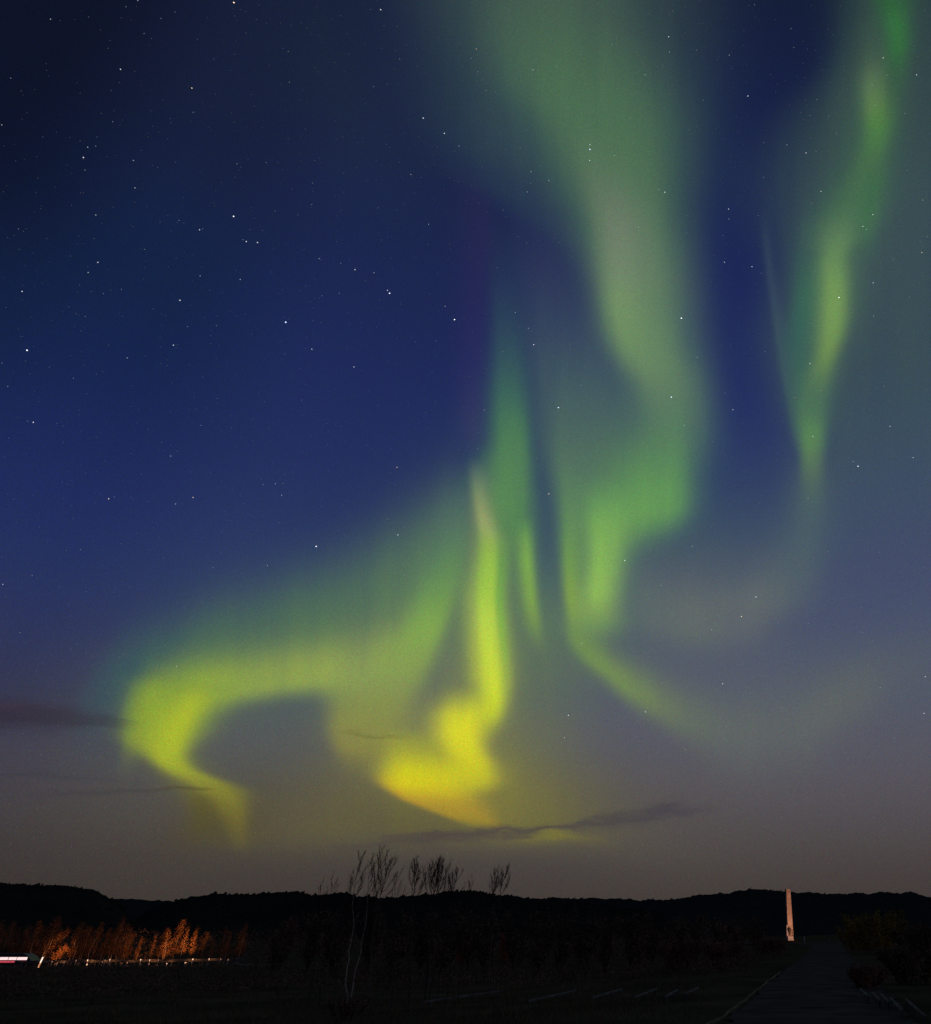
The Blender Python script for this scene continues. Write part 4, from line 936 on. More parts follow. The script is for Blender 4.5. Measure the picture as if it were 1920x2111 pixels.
for i in range(0, 15):
    x = x_left + 0.5 + i * 1.95
    y_ = road_y(x) - 3.8
    b = bmesh.new()
    box(b, 0, 0, -0.2, 0.09, 0.12, 1.0)
    link_mesh('post', b, M_galv, gr, loc=Vector((x, y_, ground_z(x, y_))) - gr.location)

M_glow_w = mat('self-glowing reflector', (0.9, 0.8, 0.7), None, 3, 0.4, emit=(1.0, 0.60, 0.36), strength=1.5)  # emission added so the rail reflectors shine as bright dots
M_post = mat('marker post plastic', (0.5, 0.48, 0.45), (0.4, 0.38, 0.36), 6, 0.6)


def marker(label, px, h, glow, aim=None, power=0.0, r=0.055, dy=-4.6):
    """roadside reflector post with an added glow; some carry added beams for the birches"""
    x = px
    y = road_y(x) + dy
    z = ground_z(x, y)
    t = thing('glowing_reflector', label, 'glowing reflector', (x, y, z), 0, 'small glowing reflectors along the valley road')
    b = bmesh.new()
    tube(b, [Vector((0, 0, -0.1)), Vector((0, 0, h - 0.05))], [0.045, 0.04], 8)
    link_mesh('post', b, M_post, t)
    b = bmesh.new()
    tube(b, [Vector((0, 0, h - 0.05)), Vector((0, 0, h + 0.02)), Vector((0, 0, h + r * 1.6)), Vector((0, 0, h + r * 2))], [r * 0.8, r, r, r * 0.4], 10)
    link_mesh('glow_head', b, glow, t)
    if glow is not M_glow_dim or h < 0.5:
        gl = bpy.data.lights.new('added_glow', 'POINT')  # added point light that warms the rail and the ground
        gl.energy = 7.0
        gl.color = (1.0, 0.42, 0.16)
        gl.shadow_soft_size = 0.08
        go_ = bpy.data.objects.new('added_glow', gl)
        S.collection.objects.link(go_)
        go_.parent = t
        go_.location = (0.12, 0.2, h + 0.22)
    if aim:
        ld = bpy.data.lights.new('added_beam', 'SPOT')  # added spot light that brightens the birches
        ld.energy = power * 0.62
        ld.color = (1.0, 0.37, 0.12)
        ld.spot_size = R(aim[3])
        ld.spot_blend = 0.8
        ld.shadow_soft_size = 0.12
        lo = bpy.data.objects.new('added_beam', ld)
        S.collection.objects.link(lo)
        lo.parent = t
        d = Vector(aim[:3]) - Vector((x, y, z + h + 0.3))
        lo.location = Vector((0, 0, h + 0.3)) + d.normalized() * 0.9
        lo.rotation_euler = d.to_track_quat('-Z', 'Y').to_euler()
    return t


def at_road(az_deg, y=122.0):
    return y * math.tan(R(az_deg))


ORD = ['first', 'second', 'third', 'fourth', 'fifth', 'sixth', 'seventh', 'eighth', 'ninth', 'tenth', 'eleventh', 'twelfth', 'thirteenth',
       'fourteenth', 'fifteenth', 'sixteenth', 'seventeenth', 'eighteenth', 'nineteenth', 'twentieth']

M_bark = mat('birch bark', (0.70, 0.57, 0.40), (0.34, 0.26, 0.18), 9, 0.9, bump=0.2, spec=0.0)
M_bark_dim = mat('darker birch bark', (0.22, 0.18, 0.12), (0.08, 0.065, 0.045), 7, 0.9, bump=0.2, spec=0.0)  # darker copy of the birch bark for the other stems
M_bark_dark = mat('dark bark', (0.09, 0.075, 0.06), (0.05, 0.04, 0.034), 9, 0.9)
M_twig = mat('purplish birch twigs', (0.07, 0.038, 0.030), (0.035, 0.02, 0.017), 6, 0.9, spec=0.0)
M_autumn = mat('orange autumn leaves', (0.44, 0.20, 0.06), (0.20, 0.09, 0.04), 1.2, 0.8)
M_scrub = mat('dull brown leaves', (0.30, 0.19, 0.10), (0.10, 0.07, 0.042), 0.5, 0.95, spec=0.0)
M_red = mat('red autumn leaves', (0.62, 0.15, 0.06), (0.30, 0.07, 0.04), 1.5, 0.85)
M_yellow = mat('yellow autumn leaves', (0.50, 0.32, 0.035), (0.20, 0.125, 0.025), 0.5, 0.8)
M_russet = mat('russet leaves', (0.34, 0.17, 0.09), (0.15, 0.08, 0.045), 1.4, 0.9)

# ---- birches behind the road, lit orange from the roadside
LIT = 'birches lit orange along the valley road'
protos = []
for k in range(5):
    rg = random.Random(40 + k)
    stems = [[Vector((0, 0, -0.1)), Vector((rg.gauss(0, .12), rg.gauss(0, .1), 2.0)), Vector((rg.gauss(0.1, .25), rg.gauss(0, .2), 5.5))]]
    if k % 2:
        stems.append([Vector((0.1, 0, -0.1)), Vector((0.3, 0.1, 1.8)), Vector((0.75 + rg.gauss(0, .2), 0.2, 4.9))])
    tbm, cbm = grow_tree(rg, stems, 0.06, 0.16, 30 if k % 2 == 0 else 19, 0.34, 0.26, 8, 5, 0.10, 6, 3, 0.12, 0.008, 1.2)
    me_t = bpy.data.meshes.new('trunk')
    tbm.to_mesh(me_t)
    tbm.free()
    me_t.materials.append(M_bark)
    me_c = bpy.data.meshes.new('crown')
    cbm.to_mesh(me_c)
    cbm.free()
    me_c.materials.append(M_twig)
    me_c.materials.append(M_autumn)
    protos.append((me_t, me_c))


def from_proto(pr, name, label, cat, x, y, h, width=1.0, rz=None, group=None, base_h=5.5, lean=(0.0, 0.0)):
    t = thing(name, label, cat, (x, y, ground_z(x, y)), rng.uniform(0, 6.28) if rz is None else rz, group)
    s = h / base_h
    t.scale = (s * width, s * width, s)
    if lean != (0.0, 0.0):
        t.rotation_euler = (lean[0], lean[1], t.rotation_euler.z)
    for nm, me in zip(('trunk', 'crown'), pr):
        o = bpy.data.objects.new(nm, me)
        S.collection.objects.link(o)
        o.parent = t
    return t


# (azimuth of the foot, height, width, row behind the road, prototype, label)
lit_trees = [
    ((-37.48, -1.272), 5.6, 1.15, 5.5, 0, 'dim rust-lit birch at the very left edge of the frame'),
    ((-36.97, -1.281), 5.3, 1.26, 6.5, 3, 'dim rust-lit birch over the left end of the light trail'),
    ((-36.47, -1.289), 5.0, 1.38, 8.0, 1, 'broad rust-lit birch above the middle of the light trail'),
    ((-36.03, -1.297), 5.4, 1.26, 6.0, 2, 'rust-lit birch above the right half of the light trail'),
    ((-35.51, -1.305), 5.9, 1.61, 7.5, 3, 'tallest broad rust-lit birch, just right of the light trail'),
    ((-35.10, -1.312), 4.4, 1.15, 9.0, 0, 'shadowy birch behind the bright leaning orange shrub'),
    ((-34.19, -1.326), 5.1, 1.15, 6.0, 4, 'rust-lit birch with a pale bare stem, right of the bright orange shrub'),
    ((-33.86, -1.331), 5.0, 1.26, 7.5, 1, 'rust-lit birch close beside the pale-stemmed one'),
    ((-33.48, -1.337), 4.6, 1.26, 6.5, 0, 'low rust-lit birch in the middle of the lit belt'),
    ((-32.97, -1.345), 4.5, 1.15, 8.0, 2, 'thin rust-lit birch left of the tall spire-like one'),
    ((-32.52, -1.352), 5.9, 0.92, 6.0, 4, 'tall spire-like rust-lit birch left of the dark gap'),
    ((-32.06, -1.359), 4.2, 1.15, 8.0, 0, 'small dim birch at the left side of the dark gap'),
    ((-31.40, -1.369), 3.4, 0.92, 5.0, 2, 'small narrow orange birch standing alone in the dark gap'),
    ((-30.79, -1.377), 3.6, 0.80, 5.5, 4, 'thin faint birch left of the bright flame-shaped one'),
    ((-30.14, -1.387), 4.6, 1.09, 5.0, 1, 'bright flame-shaped orange birch, broadest of the bright ones'),
    ((-29.38, -1.397), 5.0, 0.86, 5.0, 2, 'bright narrow orange birch, left one of a close pair'),
    ((-28.92, -1.403), 4.7, 0.98, 5.0, 4, 'bright narrow orange birch, right one of a close pair'),
    ((-28.00, -1.416), 3.4, 0.92, 6.5, 0, 'small dim birch right of the bright pair'),
    ((-27.23, -1.426), 3.9, 0.92, 7.0, 2, 'faint brown birch near the right end of the road reflectors'),
    ((-26.51, -1.435), 5.0, 1.03, 7.5, 3, 'brown-lit birch with one pale limb, rightmost of the lit belt'),
]
tree_at = []
BACK = 'second rank of dim birches behind the lit ones'
for az_el in ((-37.21, -1.277), (-36.70, -1.286), (-36.23, -1.293), (-35.75, -1.301), (-35.31, -1.308), (-34.65, -1.319), (-34.34, -1.324), (-33.71, -1.334), (-33.18, -1.342), (-32.73, -1.349), (-32.26, -1.356), (-31.75, -1.363), (-30.46, -1.382), (-29.82, -1.391), (-28.47, -1.409), (-27.62, -1.421), (-26.85, -1.431)):
    x = at_road(az_el[0], 132.5)
    y = road_y(x) + rng.uniform(9.0, 12.0)
    from_proto(protos[rng.randrange(5)], 'birch_tree', 'dim brown birch in the second rank behind the lit roadside birches', 'tree', x, y, rng.uniform(4.0, 5.6), rng.uniform(1.2, 1.6), None, BACK)
for az_el, h, w, back, k, lab in lit_trees:
    x = at_road(az_el[0], 122 + back)
    y = road_y(x) + back
    from_proto(protos[k], 'birch_tree', lab, 'tree', x, y, h, w, None, LIT)
    tree_at.append((x, y, ground_z(x, y), h))

# the bright leaning shrub
rg = random.Random(5)
x = at_road((-34.82, -1.316)[0], 127.5)
y = road_y(x) + 4.6
stems = [[Vector((0, 0, -.1)), Vector((.5, 0, 1.2)), Vector((1.3, .1, 2.6))], [Vector((.1, .1, -.1)), Vector((.2, 0, 1.0)), Vector((.6, .1, 2.0))], [Vector((0.2, 0, -.1)), Vector((.9, .1, 1.3)), Vector((1.7, .1, 2.2))]]
tbm, cbm = grow_tree(rg, stems, 0.04, 0.3, 9, 0.3, 0.1, 7, 6, 0.11, 5, 3, 0.09, 0.007)
sh = thing('shrub', 'bright orange leaning shrub right of the light trail, brightest leaves in the belt', 'shrub', (x, y, ground_z(x, y)))
link_mesh('stems', tbm, M_bark_dark, sh)
link_mesh('foliage', cbm, [M_twig, M_autumn], sh)
shrub_at = (x, y, ground_z(x, y))

M_glow_dim = mat('dim self-glowing reflector', (0.9, 0.7, 0.5), None, 3, 0.4, emit=(1.0, 0.42, 0.22), strength=0.28)
M_glow_mid = mat('small self-glowing reflector', (0.9, 0.8, 0.7), None, 3, 0.4, emit=(1.0, 0.58, 0.38), strength=0.9)


def aim_at(i, up=0.5, cone=26):
    x, y, z, h = tree_at[i]
    return (x, y, z + h * up, cone)


sx, sy, sz = shrub_at
# (azimuth, head height, glow, aim, power, what singles it out)
reflectors = [
    ((-35.02, -1.313), .62, M_glow_dim, aim_at(2, .55, 40), 525, 'dim glowing reflector nearest the tall glowing post'),
    ((-34.80, -1.317), .40, M_glow_dim, aim_at(4, .6, 30), 675, 'low dim orange glowing reflector below the bright orange shrub'),
    ((-34.51, -1.321), .55, M_glow_dim, (sx + .9, sy, sz + 1.7, 18), 8320, 'dim orange glowing reflector under the tip of the bright shrub'),
    ((-34.03, -1.329), .66, M_glow_dim, aim_at(6, .5, 28), 487, 'dim glowing reflector between the bright shrub and the bright white one'),
    ((-33.54, -1.336), .72, M_glow_w, aim_at(8, .5, 30), 375, 'brightest white glowing reflector left of the dark gap'),
    ((-33.51, -1.337), .26, M_glow_w, None, 0, 'low white glowing reflector directly under the brightest one'),
    ((-32.88, -1.346), .48, M_glow_dim, aim_at(9, .5, 30), 337, 'dim glowing reflector, left of a close group of three'),
    ((-32.78, -1.348), .68, M_glow_dim, None, 0, 'dim glowing reflector, middle of a close group of three'),
    ((-32.58, -1.351), .74, M_glow_mid, aim_at(10, .55, 30), 600, 'pinkish glowing reflector, right of a close group of three'),
    ((-31.77, -1.363), .48, M_glow_dim, aim_at(11, .5, 30), 195, 'faint glowing reflector at the left side of the dark gap'),
    ((-31.20, -1.371), .74, M_glow_w, aim_at(12, .55, 22), 4940, 'white glowing reflector under the lone narrow orange birch'),
    ((-30.79, -1.377), .70, M_glow_mid, aim_at(13, .5, 26), 262, 'whitish glowing reflector in the dark gap, with a low one under it'),
    ((-30.78, -1.377), .28, M_glow_dim, None, 0, 'low dim glowing reflector directly under another in the dark gap'),
    ((-30.39, -1.383), .70, M_glow_dim, None, 0, 'dim glowing reflector left of the flame-shaped birch'),
    ((-29.96, -1.389), .30, M_glow_mid, aim_at(14, .55, 24), 10920, 'low glowing reflector at the foot of the flame-shaped birch'),
    ((-29.10, -1.401), .32, M_glow_mid, aim_at(15, .6, 20), 7800, 'low glowing reflector between the bright pair of birches'),
    ((-28.78, -1.405), .72, M_glow_w, aim_at(16, .6, 20), 6760, 'white glowing reflector at the foot of the right birch of the bright pair'),
    ((-28.00, -1.416), .72, M_glow_mid, aim_at(17, .5, 26), 225, 'whitish glowing reflector right of the bright pair of birches'),
    ((-27.43, -1.423), .68, M_glow_dim, aim_at(18, .6, 26), 195, 'faint glowing reflector second from the right end of the row'),
    ((-27.06, -1.428), .66, M_glow_dim, aim_at(19, .65, 24), 450, 'faint glowing reflector at the right end of the row'),
]
for az_el, h, g, aim, pw, lab in reflectors:
    marker(lab, at_road(az_el[0], 117.4), h, g, aim, pw)

# tall post right of the trail, the light on it put in as emission
x = at_road((-35.49, -1.306)[0], 117.2)
y = road_y(x) - 4.8
tp = thing('marker_post', 'tall glowing white post with an orange lower half, at the right end of the light trail', 'post', (x, y, ground_z(x, y)), 0)
M_post_lit = mat('self-glowing white post', (0.9, 0.85, 0.8), None, 3, 0.4, emit=(1.0, 0.82, 0.66), strength=1.3)
M_post_or = mat('self-glowing orange post', (0.9, 0.5, 0.3), None, 3, 0.4, emit=(1.0, 0.42, 0.2), strength=0.9)
b = bmesh.new()
tube(b, [Vector((-.06, 0, -.05)), Vector((0, 0, .55))], [.075, .075], 10)
link_mesh('lower_sleeve', b, M_post_or, tp)
b = bmesh.new()
tube(b, [Vector((0, 0, .55)), Vector((.09, 0, 1.12)), Vector((.1, 0, 1.18))], [.075, .075, .04], 10)
link_mesh('upper_sleeve', b, M_post_lit, tp)

# ---- stand-in vehicle for the light trail of a passing car
M_van = mat('dark van paint', (0.05, 0.03, 0.035), (0.035, 0.022, 0.026), 2, 0.35, spec=0.5)
M_tyre = mat('tyre rubber', (0.02, 0.02, 0.02), (0.014, 0.014, 0.014), 6, 0.9)
M_trail_white = mat('lit window', (0.9, 0.8, 0.8), None, 3, 0.3, emit=(1.0, 0.72, 0.70), strength=1.1)  # white band of the light trail, put in as glowing panes
M_trail_red = mat('red trail light', (0.5, 0.05, 0.08), None, 3, 0.3, emit=(1.0, 0.10, 0.16), strength=0.55)  # red edge of the light trail, put in as a glowing strip
nose = at_road((-35.63, -1.303)[0], 121.0)
trail_van = thing('trail_van', 'long low stand-in vehicle for a white and red car light trail at the left edge', 'trail_van', (nose - 3.4, road_y(nose) - 1.2, ground_z(nose - 3.4, road_y(nose) - 1.2) + 0.05), 0.02)
b = bmesh.new()
prof_ = [(-3.4, .32), (3.25, .32), (3.4, .55), (3.35, .75), (3.05, .98), (2.35, 1.48), (1.9, 1.62), (-3.2, 1.62), (-3.4, 1.45)]
fr = [b.verts.new((px_, -.92, pz_)) for px_, pz_ in prof_]
bk = [b.verts.new((px_, .92, pz_)) for px_, pz_ in prof_]
b.faces.new(fr)
b.faces.new(bk[::-1])
for k in range(len(prof_)):
    b.faces.new((fr[k], bk[k], bk[(k + 1) % 9], fr[(k + 1) % 9]))
bmesh.ops.recalc_face_normals(b, faces=b.faces)
bmesh.ops.bevel(b, geom=list(b.edges), offset=.05, segments=2, affect='EDGES')
link_mesh('body', b, M_van, trail_van)
for x0, x1 in ((-3.2, -2.05), (-1.97, -.9), (-.82, .25), (.33, 1.35), (1.43, 2.72)):
    for side in (-1, 1):
        b = bmesh.new()
        box(b, (x0 + x1) / 2, side * .925, .88, x1 - x0, .03, .32, 1.0, .01)
        link_mesh('trail_pane', b, M_trail_white, trail_van)
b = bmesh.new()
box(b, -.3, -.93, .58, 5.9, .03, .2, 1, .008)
link_mesh('red_trail_strip', b, M_trail_red, trail_van)
for x0 in (-2.3, 2.25):
    for side in (-.86, .86):
        b = bmesh.new()
        tube(b, [Vector((x0, side - .1, .32)), Vector((x0, side + .1, .32))], [.32, .32], 20)
        w = link_mesh('wheel', b, M_tyre, trail_van)
        b = bmesh.new()
        tube(b, [Vector((x0, side - .115, .32)), Vector((x0, side + .115, .32))], [.19, .19], 14)
        link_mesh('rim', b, M_steel, w)

# ---- bare birches that stand up against the sky
BARE = 'bare birches standing against the sky'


def px_tree(label, stems, seed, r0, crown_from, branches, reach, twigs, leaf_mat=None, leaves=0, rise=0.34, bark=None, group=None, name='birch_tree', leaf_size=0.06, twig_r=0.0036, cat='tree'):
    """a tree whose stems are given as world points"""
    base = Vector(stems[0][0])
    base.z = ground_z(base.x, base.y)
    rg = random.Random(seed)
    loc = [[Vector(p) - base + Vector((rg.gauss(0, .05), rg.gauss(0, .12) if i else 0, 0)) for i, p in enumerate(st)] for st in stems]
    for st in loc:
        st[0].z = -0.08
    tbm, cbm = grow_tree(rg, loc, r0, crown_from, branches, reach, rise, twigs, leaves, leaf_size, 7, 3, 0.05, twig_r, 1.25)
    t = thing(name, label, cat, base, 0, group)
    link_mesh('trunk', tbm, bark or (M_bark_dim if group != BARE or seed != 1 else M_bark), t)
    link_mesh('crown', cbm, [M_twig] + ([leaf_mat] if leaf_mat else []), t)
    return t


px_tree('tallest bare birch, two pale stems forking from a brown tuft, twigs high against the sky',
        [[(-10.49, 27.90, -0.43), (-10.45, 27.90, -0.11), (-10.46, 27.90, 0.37), (-10.50, 27.90, 0.92), (-10.55, 27.90, 1.24), (-10.60, 27.90, 1.84), (-10.68, 27.90, 2.45), (-10.76, 27.90, 3.28), (-10.73, 27.90, 4.05)],
         [(-10.47, 27.90, -0.43), (-10.38, 27.90, -0.12), (-10.35, 27.90, 0.18), (-10.34, 27.90, 0.50), (-10.32, 27.90, 0.83), (-10.26, 27.90, 1.14), (-10.20, 27.90, 1.44), (-10.27, 27.90, 2.17), (-10.38, 27.90, 3.00), (-10.55, 27.90, 3.85)]],
        1, 0.026, 0.58, 17, 0.27, 22, group=BARE)
px_tree('bare birch with spreading right limb, just right of the tallest one',
        [[(-9.91, 28.40, -0.39), (-10.09, 28.40, 1.24), (-10.23, 28.40, 2.74), (-10.30, 28.40, 4.01)], [(-9.87, 28.40, -0.39), (-10.03, 28.40, 1.64), (-10.04, 28.40, 2.88), (-9.95, 28.40, 3.70)]],
        2, 0.024, 0.60, 13, 0.26, 18, group=BARE)
px_tree('slim upright bare birch, left neighbour of the dense bushy one',
        [[(-8.86, 29.00, -0.30), (-9.06, 29.00, 1.23), (-9.24, 29.00, 2.76), (-9.35, 29.00, 3.83)]], 3, 0.026, 0.62, 20, 0.22, 22, group=BARE, bark=M_bark_dark)
px_tree('dense bushy bare birch with several crowded tops',
        [[(-8.33, 29.00, -0.28), (-8.49, 29.00, 1.36), (-8.65, 29.00, 2.76), (-8.86, 29.00, 3.71)], [(-8.30, 29.00, -0.28), (-8.40, 29.00, 1.36), (-8.50, 29.00, 2.76), (-8.56, 29.00, 3.89)], [(-8.27, 29.00, -0.28), (-8.32, 29.00, 1.36), (-8.38, 29.00, 2.76), (-8.39, 29.00, 3.61)]],
        4, 0.024, 0.60, 14, 0.25, 22, group=BARE, bark=M_bark_dark)
px_tree('short thin bare birch right of the dense bushy one',
        [[(-7.87, 30.00, -0.29), (-7.98, 30.00, 1.21), (-8.07, 30.00, 2.80), (-8.09, 30.00, 3.61)]], 5, 0.02, 0.62, 15, 0.2, 16, group=BARE, bark=M_bark_dark)
px_tree('lone twin-topped bare birch, rightmost against the sky',
        [[(-6.62, 30.20, -0.20), (-6.67, 30.20, 0.78), (-6.76, 30.20, 2.07), (-6.81, 30.20, 2.81), (-6.86, 30.20, 3.64)], [(-6.58, 30.20, -0.20), (-6.61, 30.20, 1.07), (-6.58, 30.20, 2.51), (-6.56, 30.20, 3.03), (-6.51, 30.20, 3.67)]],
        6, 0.02, 0.64, 14, 0.19, 20, group=BARE)
SAP = 'saplings just topping the skyline'
saplings = [
    ('low sapling topping the skyline left of the tallest bare birch', [(-11.60, 29.00, -0.36), (-11.94, 29.00, 2.05), (-12.07, 29.00, 3.40)]),
    ('lowest sapling on the skyline, farthest left', [(-12.10, 29.50, -0.39), (-12.36, 29.50, 1.78), (-12.47, 29.50, 3.25)]),
    ('low sapling on the skyline between the spreading and the slim birch', [(-9.58, 29.50, -0.37), (-9.89, 29.50, 2.06), (-10.00, 29.50, 3.52)]),
    ('low sapling close beside the dense bushy birch', [(-8.23, 30.00, -0.32), (-8.39, 30.00, 2.07), (-8.44, 30.00, 3.43)]),
    ('low sapling topping the skyline right of the short thin birch', [(-7.50, 30.00, -0.27), (-7.66, 30.00, 2.07), (-7.71, 30.00, 3.34)]),
]
for i, (lab, st) in enumerate(saplings):
    px_tree(lab, [st], 60 + i, 0.014, 0.5, 11, 0.2, 9, group=SAP, bark=M_bark_dark, twig_r=0.0034)

# ---- other pale stems in the dark foreground, crowns below the skyline
DIM = 'pale-stemmed birches in the dark foreground'
px_tree('pale birch stem left of the forked one, its crown lost in the dark',
        [[(-10.64, 27.00, -0.24), (-10.68, 27.00, 0.15), (-10.76, 27.00, 0.78), (-10.83, 27.00, 1.51), (-10.88, 27.00, 2.29)]], 7, 0.022, 0.55, 12, 0.24, 5, M_scrub, 2, group=DIM)
px_tree('pale birch arching over with a faint brown crown, left of centre',
        [[(-13.48, 30.00, -0.36), (-13.52, 30.00, 0.11), (-13.55, 30.00, 0.65), (-13.63, 30.00, 1.35), (-13.56, 30.00, 1.81), (-13.25, 30.00, 2.01)], [(-13.43, 30.00, -0.36), (-13.51, 30.00, 0.52), (-13.48, 30.00, 1.21), (-13.39, 30.00, 1.85)]], 8, 0.02, 0.58, 12, 0.28, 6, M_russet, 3, group=DIM)
px_tree('thin pale stem at the bottom edge, left of the arching birch',
        [[(-11.95, 25.00, -0.35), (-12.01, 25.00, 0.04), (-12.07, 25.00, 0.60), (-12.14, 25.00, 1.29)]], 9, 0.018, 0.5, 10, 0.22, 4, M_scrub, 2, group=DIM)
px_tree('short pale sapling stem between the forked birch and the longest rail',
        [[(-8.37, 26.00, -0.28), (-8.44, 26.00, 0.09), (-8.53, 26.00, 0.91), (-8.58, 26.00, 1.52)]], 10, 0.02, 0.45, 10, 0.2, 4, M_scrub, 2, group=DIM)
px_tree('thin pale birch beside the short rails, left of the path',
        [[(-1.89, 30.00, -0.29), (-1.90, 30.00, 0.11), (-1.84, 30.00, 0.58), (-1.73, 30.00, 1.14), (-1.62, 30.00, 1.71)]], 12, 0.018, 0.5, 12, 0.28, 5, M_russet, 3, group=DIM)

# ---- dark scrub in the middle distance
scrub = []
for k in range(4):
    rg = random.Random(90 + k)
    stems = [[Vector((rg.gauss(0, .15), rg.gauss(0, .15), -.1)), Vector((rg.gauss(0, .5), rg.gauss(0, .5), 1.6)), Vector((rg.gauss(0, .9), rg.gauss(0, .9), rg.uniform(3.0, 4.2)))] for _ in range(5)]
    tbm, cbm = grow_tree(rg, stems, 0.045, 0.12, 12, 0.34, 0.25, 5, 4, 0.15, 5, 3, 0.16, 0.009)
    pair = []
    for nm, bm_, ms in (('trunk', tbm, [M_bark_dark]), ('crown', cbm, [M_twig, M_scrub])):
        me = bpy.data.meshes.new(nm)
        bm_.to_mesh(me)
        bm_.free()
        for m in ms:
            me.materials.append(m)
        pair.append(me)
    scrub.append(pair)
SCR = 'dark birch scrub between the foreground and the hills'
spots = [(-36.5, 62, 3.4), (-41.7, 75, 3.8), (-30.3, 58, 3.6), (-38.9, 80, 4.2), (-30.2, 66, 3.4), (-31.3, 74, 4.0), (-23.4, 60, 3.6), (-29.4, 82, 4.4), (-20.9, 64, 3.7), (-21.6, 72, 4.0), (-16.0, 58, 3.4), (-19.7, 80, 4.3), (-15.0, 66, 3.6), (-15.0, 76, 4.1), (-10.4, 60, 3.2), (-10.1, 70, 3.9), (-10.1, 84, 4.3), (-6.0, 62, 3.3), (-5.4, 78, 4.0), (-4.3, 95, 4.4), (-1.5, 70, 3.2), (0.2, 90, 4.0), (2.9, 110, 4.4), (6.3, 130, 4.6), (10.4, 150, 4.8)]
for i, (x, y, h) in enumerate(spots[4:]):
    from_proto(scrub[i % 4], 'scrub_birch', 'dark bushy birch in the shadowy scrub below the skyline', 'tree', x, y, h, rng.uniform(0.9, 1.3), None, SCR, 3.8)


def bush(label, cat_name, x, y, w, h, leaf_m, seed, stems=9, dens=6, ls=0.12, name='shrub', group=None, reach=0.3):
    rg = random.Random(seed)
    st = []
    for k in range(stems):
        a_ = 2 * math.pi * k / stems + rg.random()
        r_ = w / 2 * math.sqrt(rg.random())
        st.append([Vector((r_ * .35 * math.cos(a_), r_ * .35 * math.sin(a_), -.08)), Vector((r_ * .8 * math.cos(a_), r_ * .8 * math.sin(a_), h * .5)), Vector((r_ * math.cos(a_), r_ * math.sin(a_), h * rg.uniform(.7, 1.0)))])
    tbm, cbm = grow_tree(rg, st, 0.03, 0.08, 10, reach, 0.2, 5, dens, ls, 5, 3, ls * 1.1, 0.006)
    t = thing(name, label, cat_name, (x, y, ground_z(x, y)), 0, group)
    link_mesh('stems', tbm, M_bark_dark, t)
    link_mesh('foliage', cbm, [M_twig, leaf_m], t)
    return t


bush('big yellow autumn bush on the right of the path, below the leaning white post', 'shrub', 17.09, 85.14, 6.2, 3.5, M_yellow, 201, 16, 6, 0.17)
bush('lower yellow-brown bush at the path edge, left of the big yellow one', 'shrub', 16.68, 93.98, 3.4, 2.4, M_yellow, 202, 10, 5, 0.15)
bush('brown bush on the right verge above the far rails', 'shrub', 6.03, 32.13, 1.5, 0.65, M_russet, 203, 9, 5, 0.09)
bush('reddish low bush at the left corner of the path, below the stele', 'shrub', 8.02, 92.68, 4.4, 1.3, M_russet, 204, 12, 6, 0.14)
bush('brown bush left of the path, above the short rails', 'shrub', -0.83, 52.20, 2.3, 1.7, M_russet, 205, 11, 5, 0.11)
bush('dim brown bush close to the path, right of the other brown one', 'shrub', 1.92, 60.41, 3.2, 1.3, M_russet, 206, 10, 5, 0.12)
bush('dark scrub bush at the right frame edge behind the yellow bush', 'shrub', 15.23, 60.31, 4.5, 2.2, M_scrub, 207, 12, 6, 0.14)
bush('dark bush on the right verge beyond the nearest rail', 'shrub', 8.34, 35.23, 2.4, 1.2, M_scrub, 208, 11, 6, 0.1)
bush('red-leaved bush glowing dimly in the dark scrub, left one of two', 'shrub', -26.11, 102.50, 1.9, 3.3, M_red, 209, 9, 6, 0.13, 'rowan_bush', None, 0.22)
bush('red-leaved bush glowing dimly beside the twin-topped birch, right one of two', 'shrub', -22.98, 110.41, 1.7, 3.6, M_red, 210, 8, 6, 0.13, 'rowan_bush', None, 0.22)
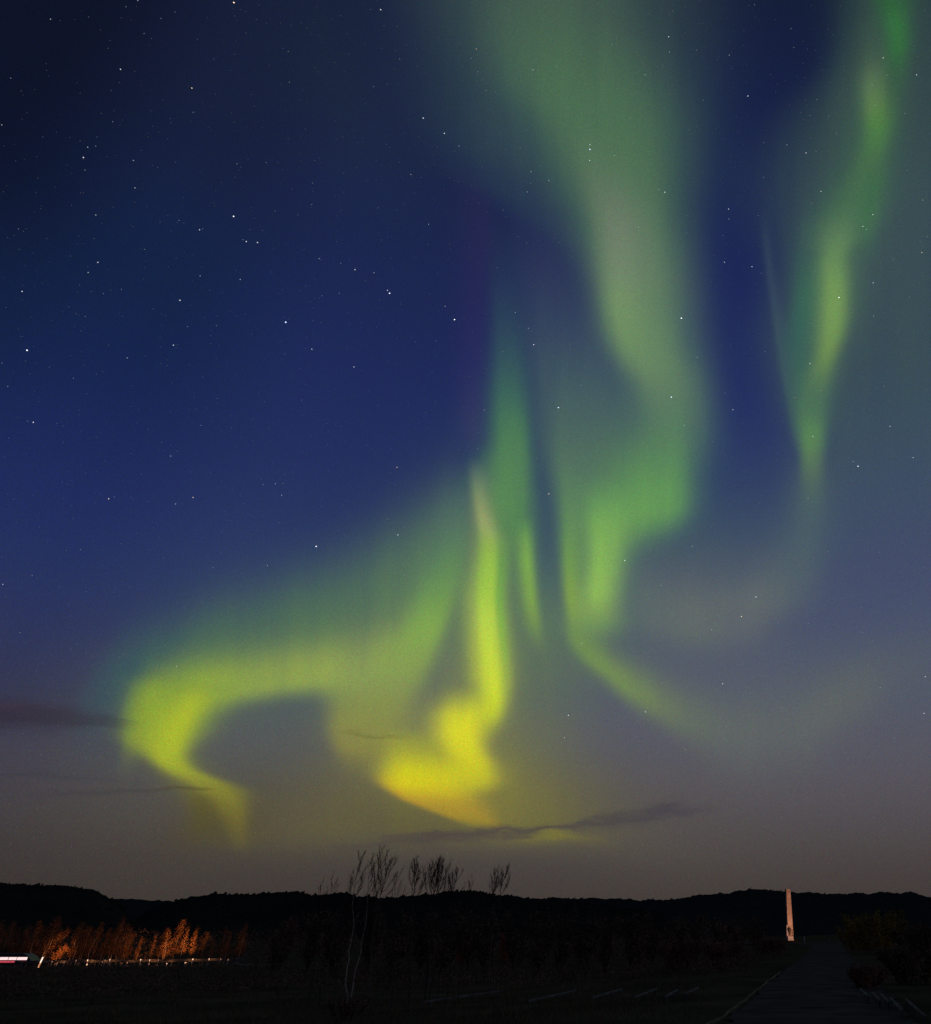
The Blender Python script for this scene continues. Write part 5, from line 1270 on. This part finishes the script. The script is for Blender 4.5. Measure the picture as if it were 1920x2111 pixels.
bush('tuft of reddish-brown stalks at the foot of the forked pale birch', 'tuft', -9.17, 24.80, 1.1, 0.5, M_russet, 211, 16, 1, 0.05, 'dry_tuft')

# ---- the dark birch wood beyond the road and the path, one mass
wb = bmesh.new()
rg = random.Random(77)
for _ in range(1500):
    d = 140 + 330 * rg.random() ** 1.5
    a_ = rg.uniform(-46, 22)
    x, y = d * math.sin(R(a_)), d * math.cos(R(a_))
    off = x - path_mid(y)
    if abs(off) < 9 + 10 * sstep(130, 175, y) or (abs(off - 4) < 22 and d < 260):
        continue
    if -110 < x < -40 and y < 136:
        continue
    z = ground_z(x, y)
    h = rg.uniform(2.4, 5.2) * (0.8 if off > 0 else 1.0)
    w = h * rg.uniform(0.16, 0.3)
    for _ in range(46):
        u = rg.random()
        rr = w * math.sqrt(rg.random()) * (0.35 + 1.1 * u * (1.25 - u) * 2)
        t_ = rg.uniform(0, 6.283)
        leaf(wb, Vector((x + rr * math.cos(t_), y + rr * math.sin(t_), z + h * (0.04 + 0.96 * u))), rg.uniform(0.22, 0.5), 0, rg)
wo = link_mesh('birch_wood', wb, M_scrub)
wo['kind'] = 'stuff'
wo['label'] = 'dark birch wood massed beyond the valley road below the hills'
wo['category'] = 'wood'

# ---- heath and dwarf birch between the trees
ub = bmesh.new()
for _ in range(2300):
    d = 46 + 100 * rg.random() ** 1.3
    a_ = rg.uniform(-44, 20)
    x, y = d * math.sin(R(a_)), d * math.cos(R(a_))
    off = x - path_mid(y)
    if abs(off) < 4.2 or (x < -48 and 108 < y < 134):
        continue
    z = ground_z(x, y)
    h = rg.uniform(0.3, 1.1) * (1.0 if off < 0 else 0.7)
    w = h * rg.uniform(0.6, 1.2)
    for _ in range(40):
        rr = w * math.sqrt(rg.random())
        t_ = rg.uniform(0, 6.283)
        leaf(ub, Vector((x + rr * math.cos(t_), y + rr * math.sin(t_), z + h * rg.random() * (1.1 - rr / w * .6))), rg.uniform(0.06, 0.13), 0, rg)
uo = link_mesh('undergrowth', ub, M_scrub)
uo['kind'] = 'stuff'
uo['label'] = 'knee-high dark heath and dwarf birch between the trees'
uo['category'] = 'undergrowth'
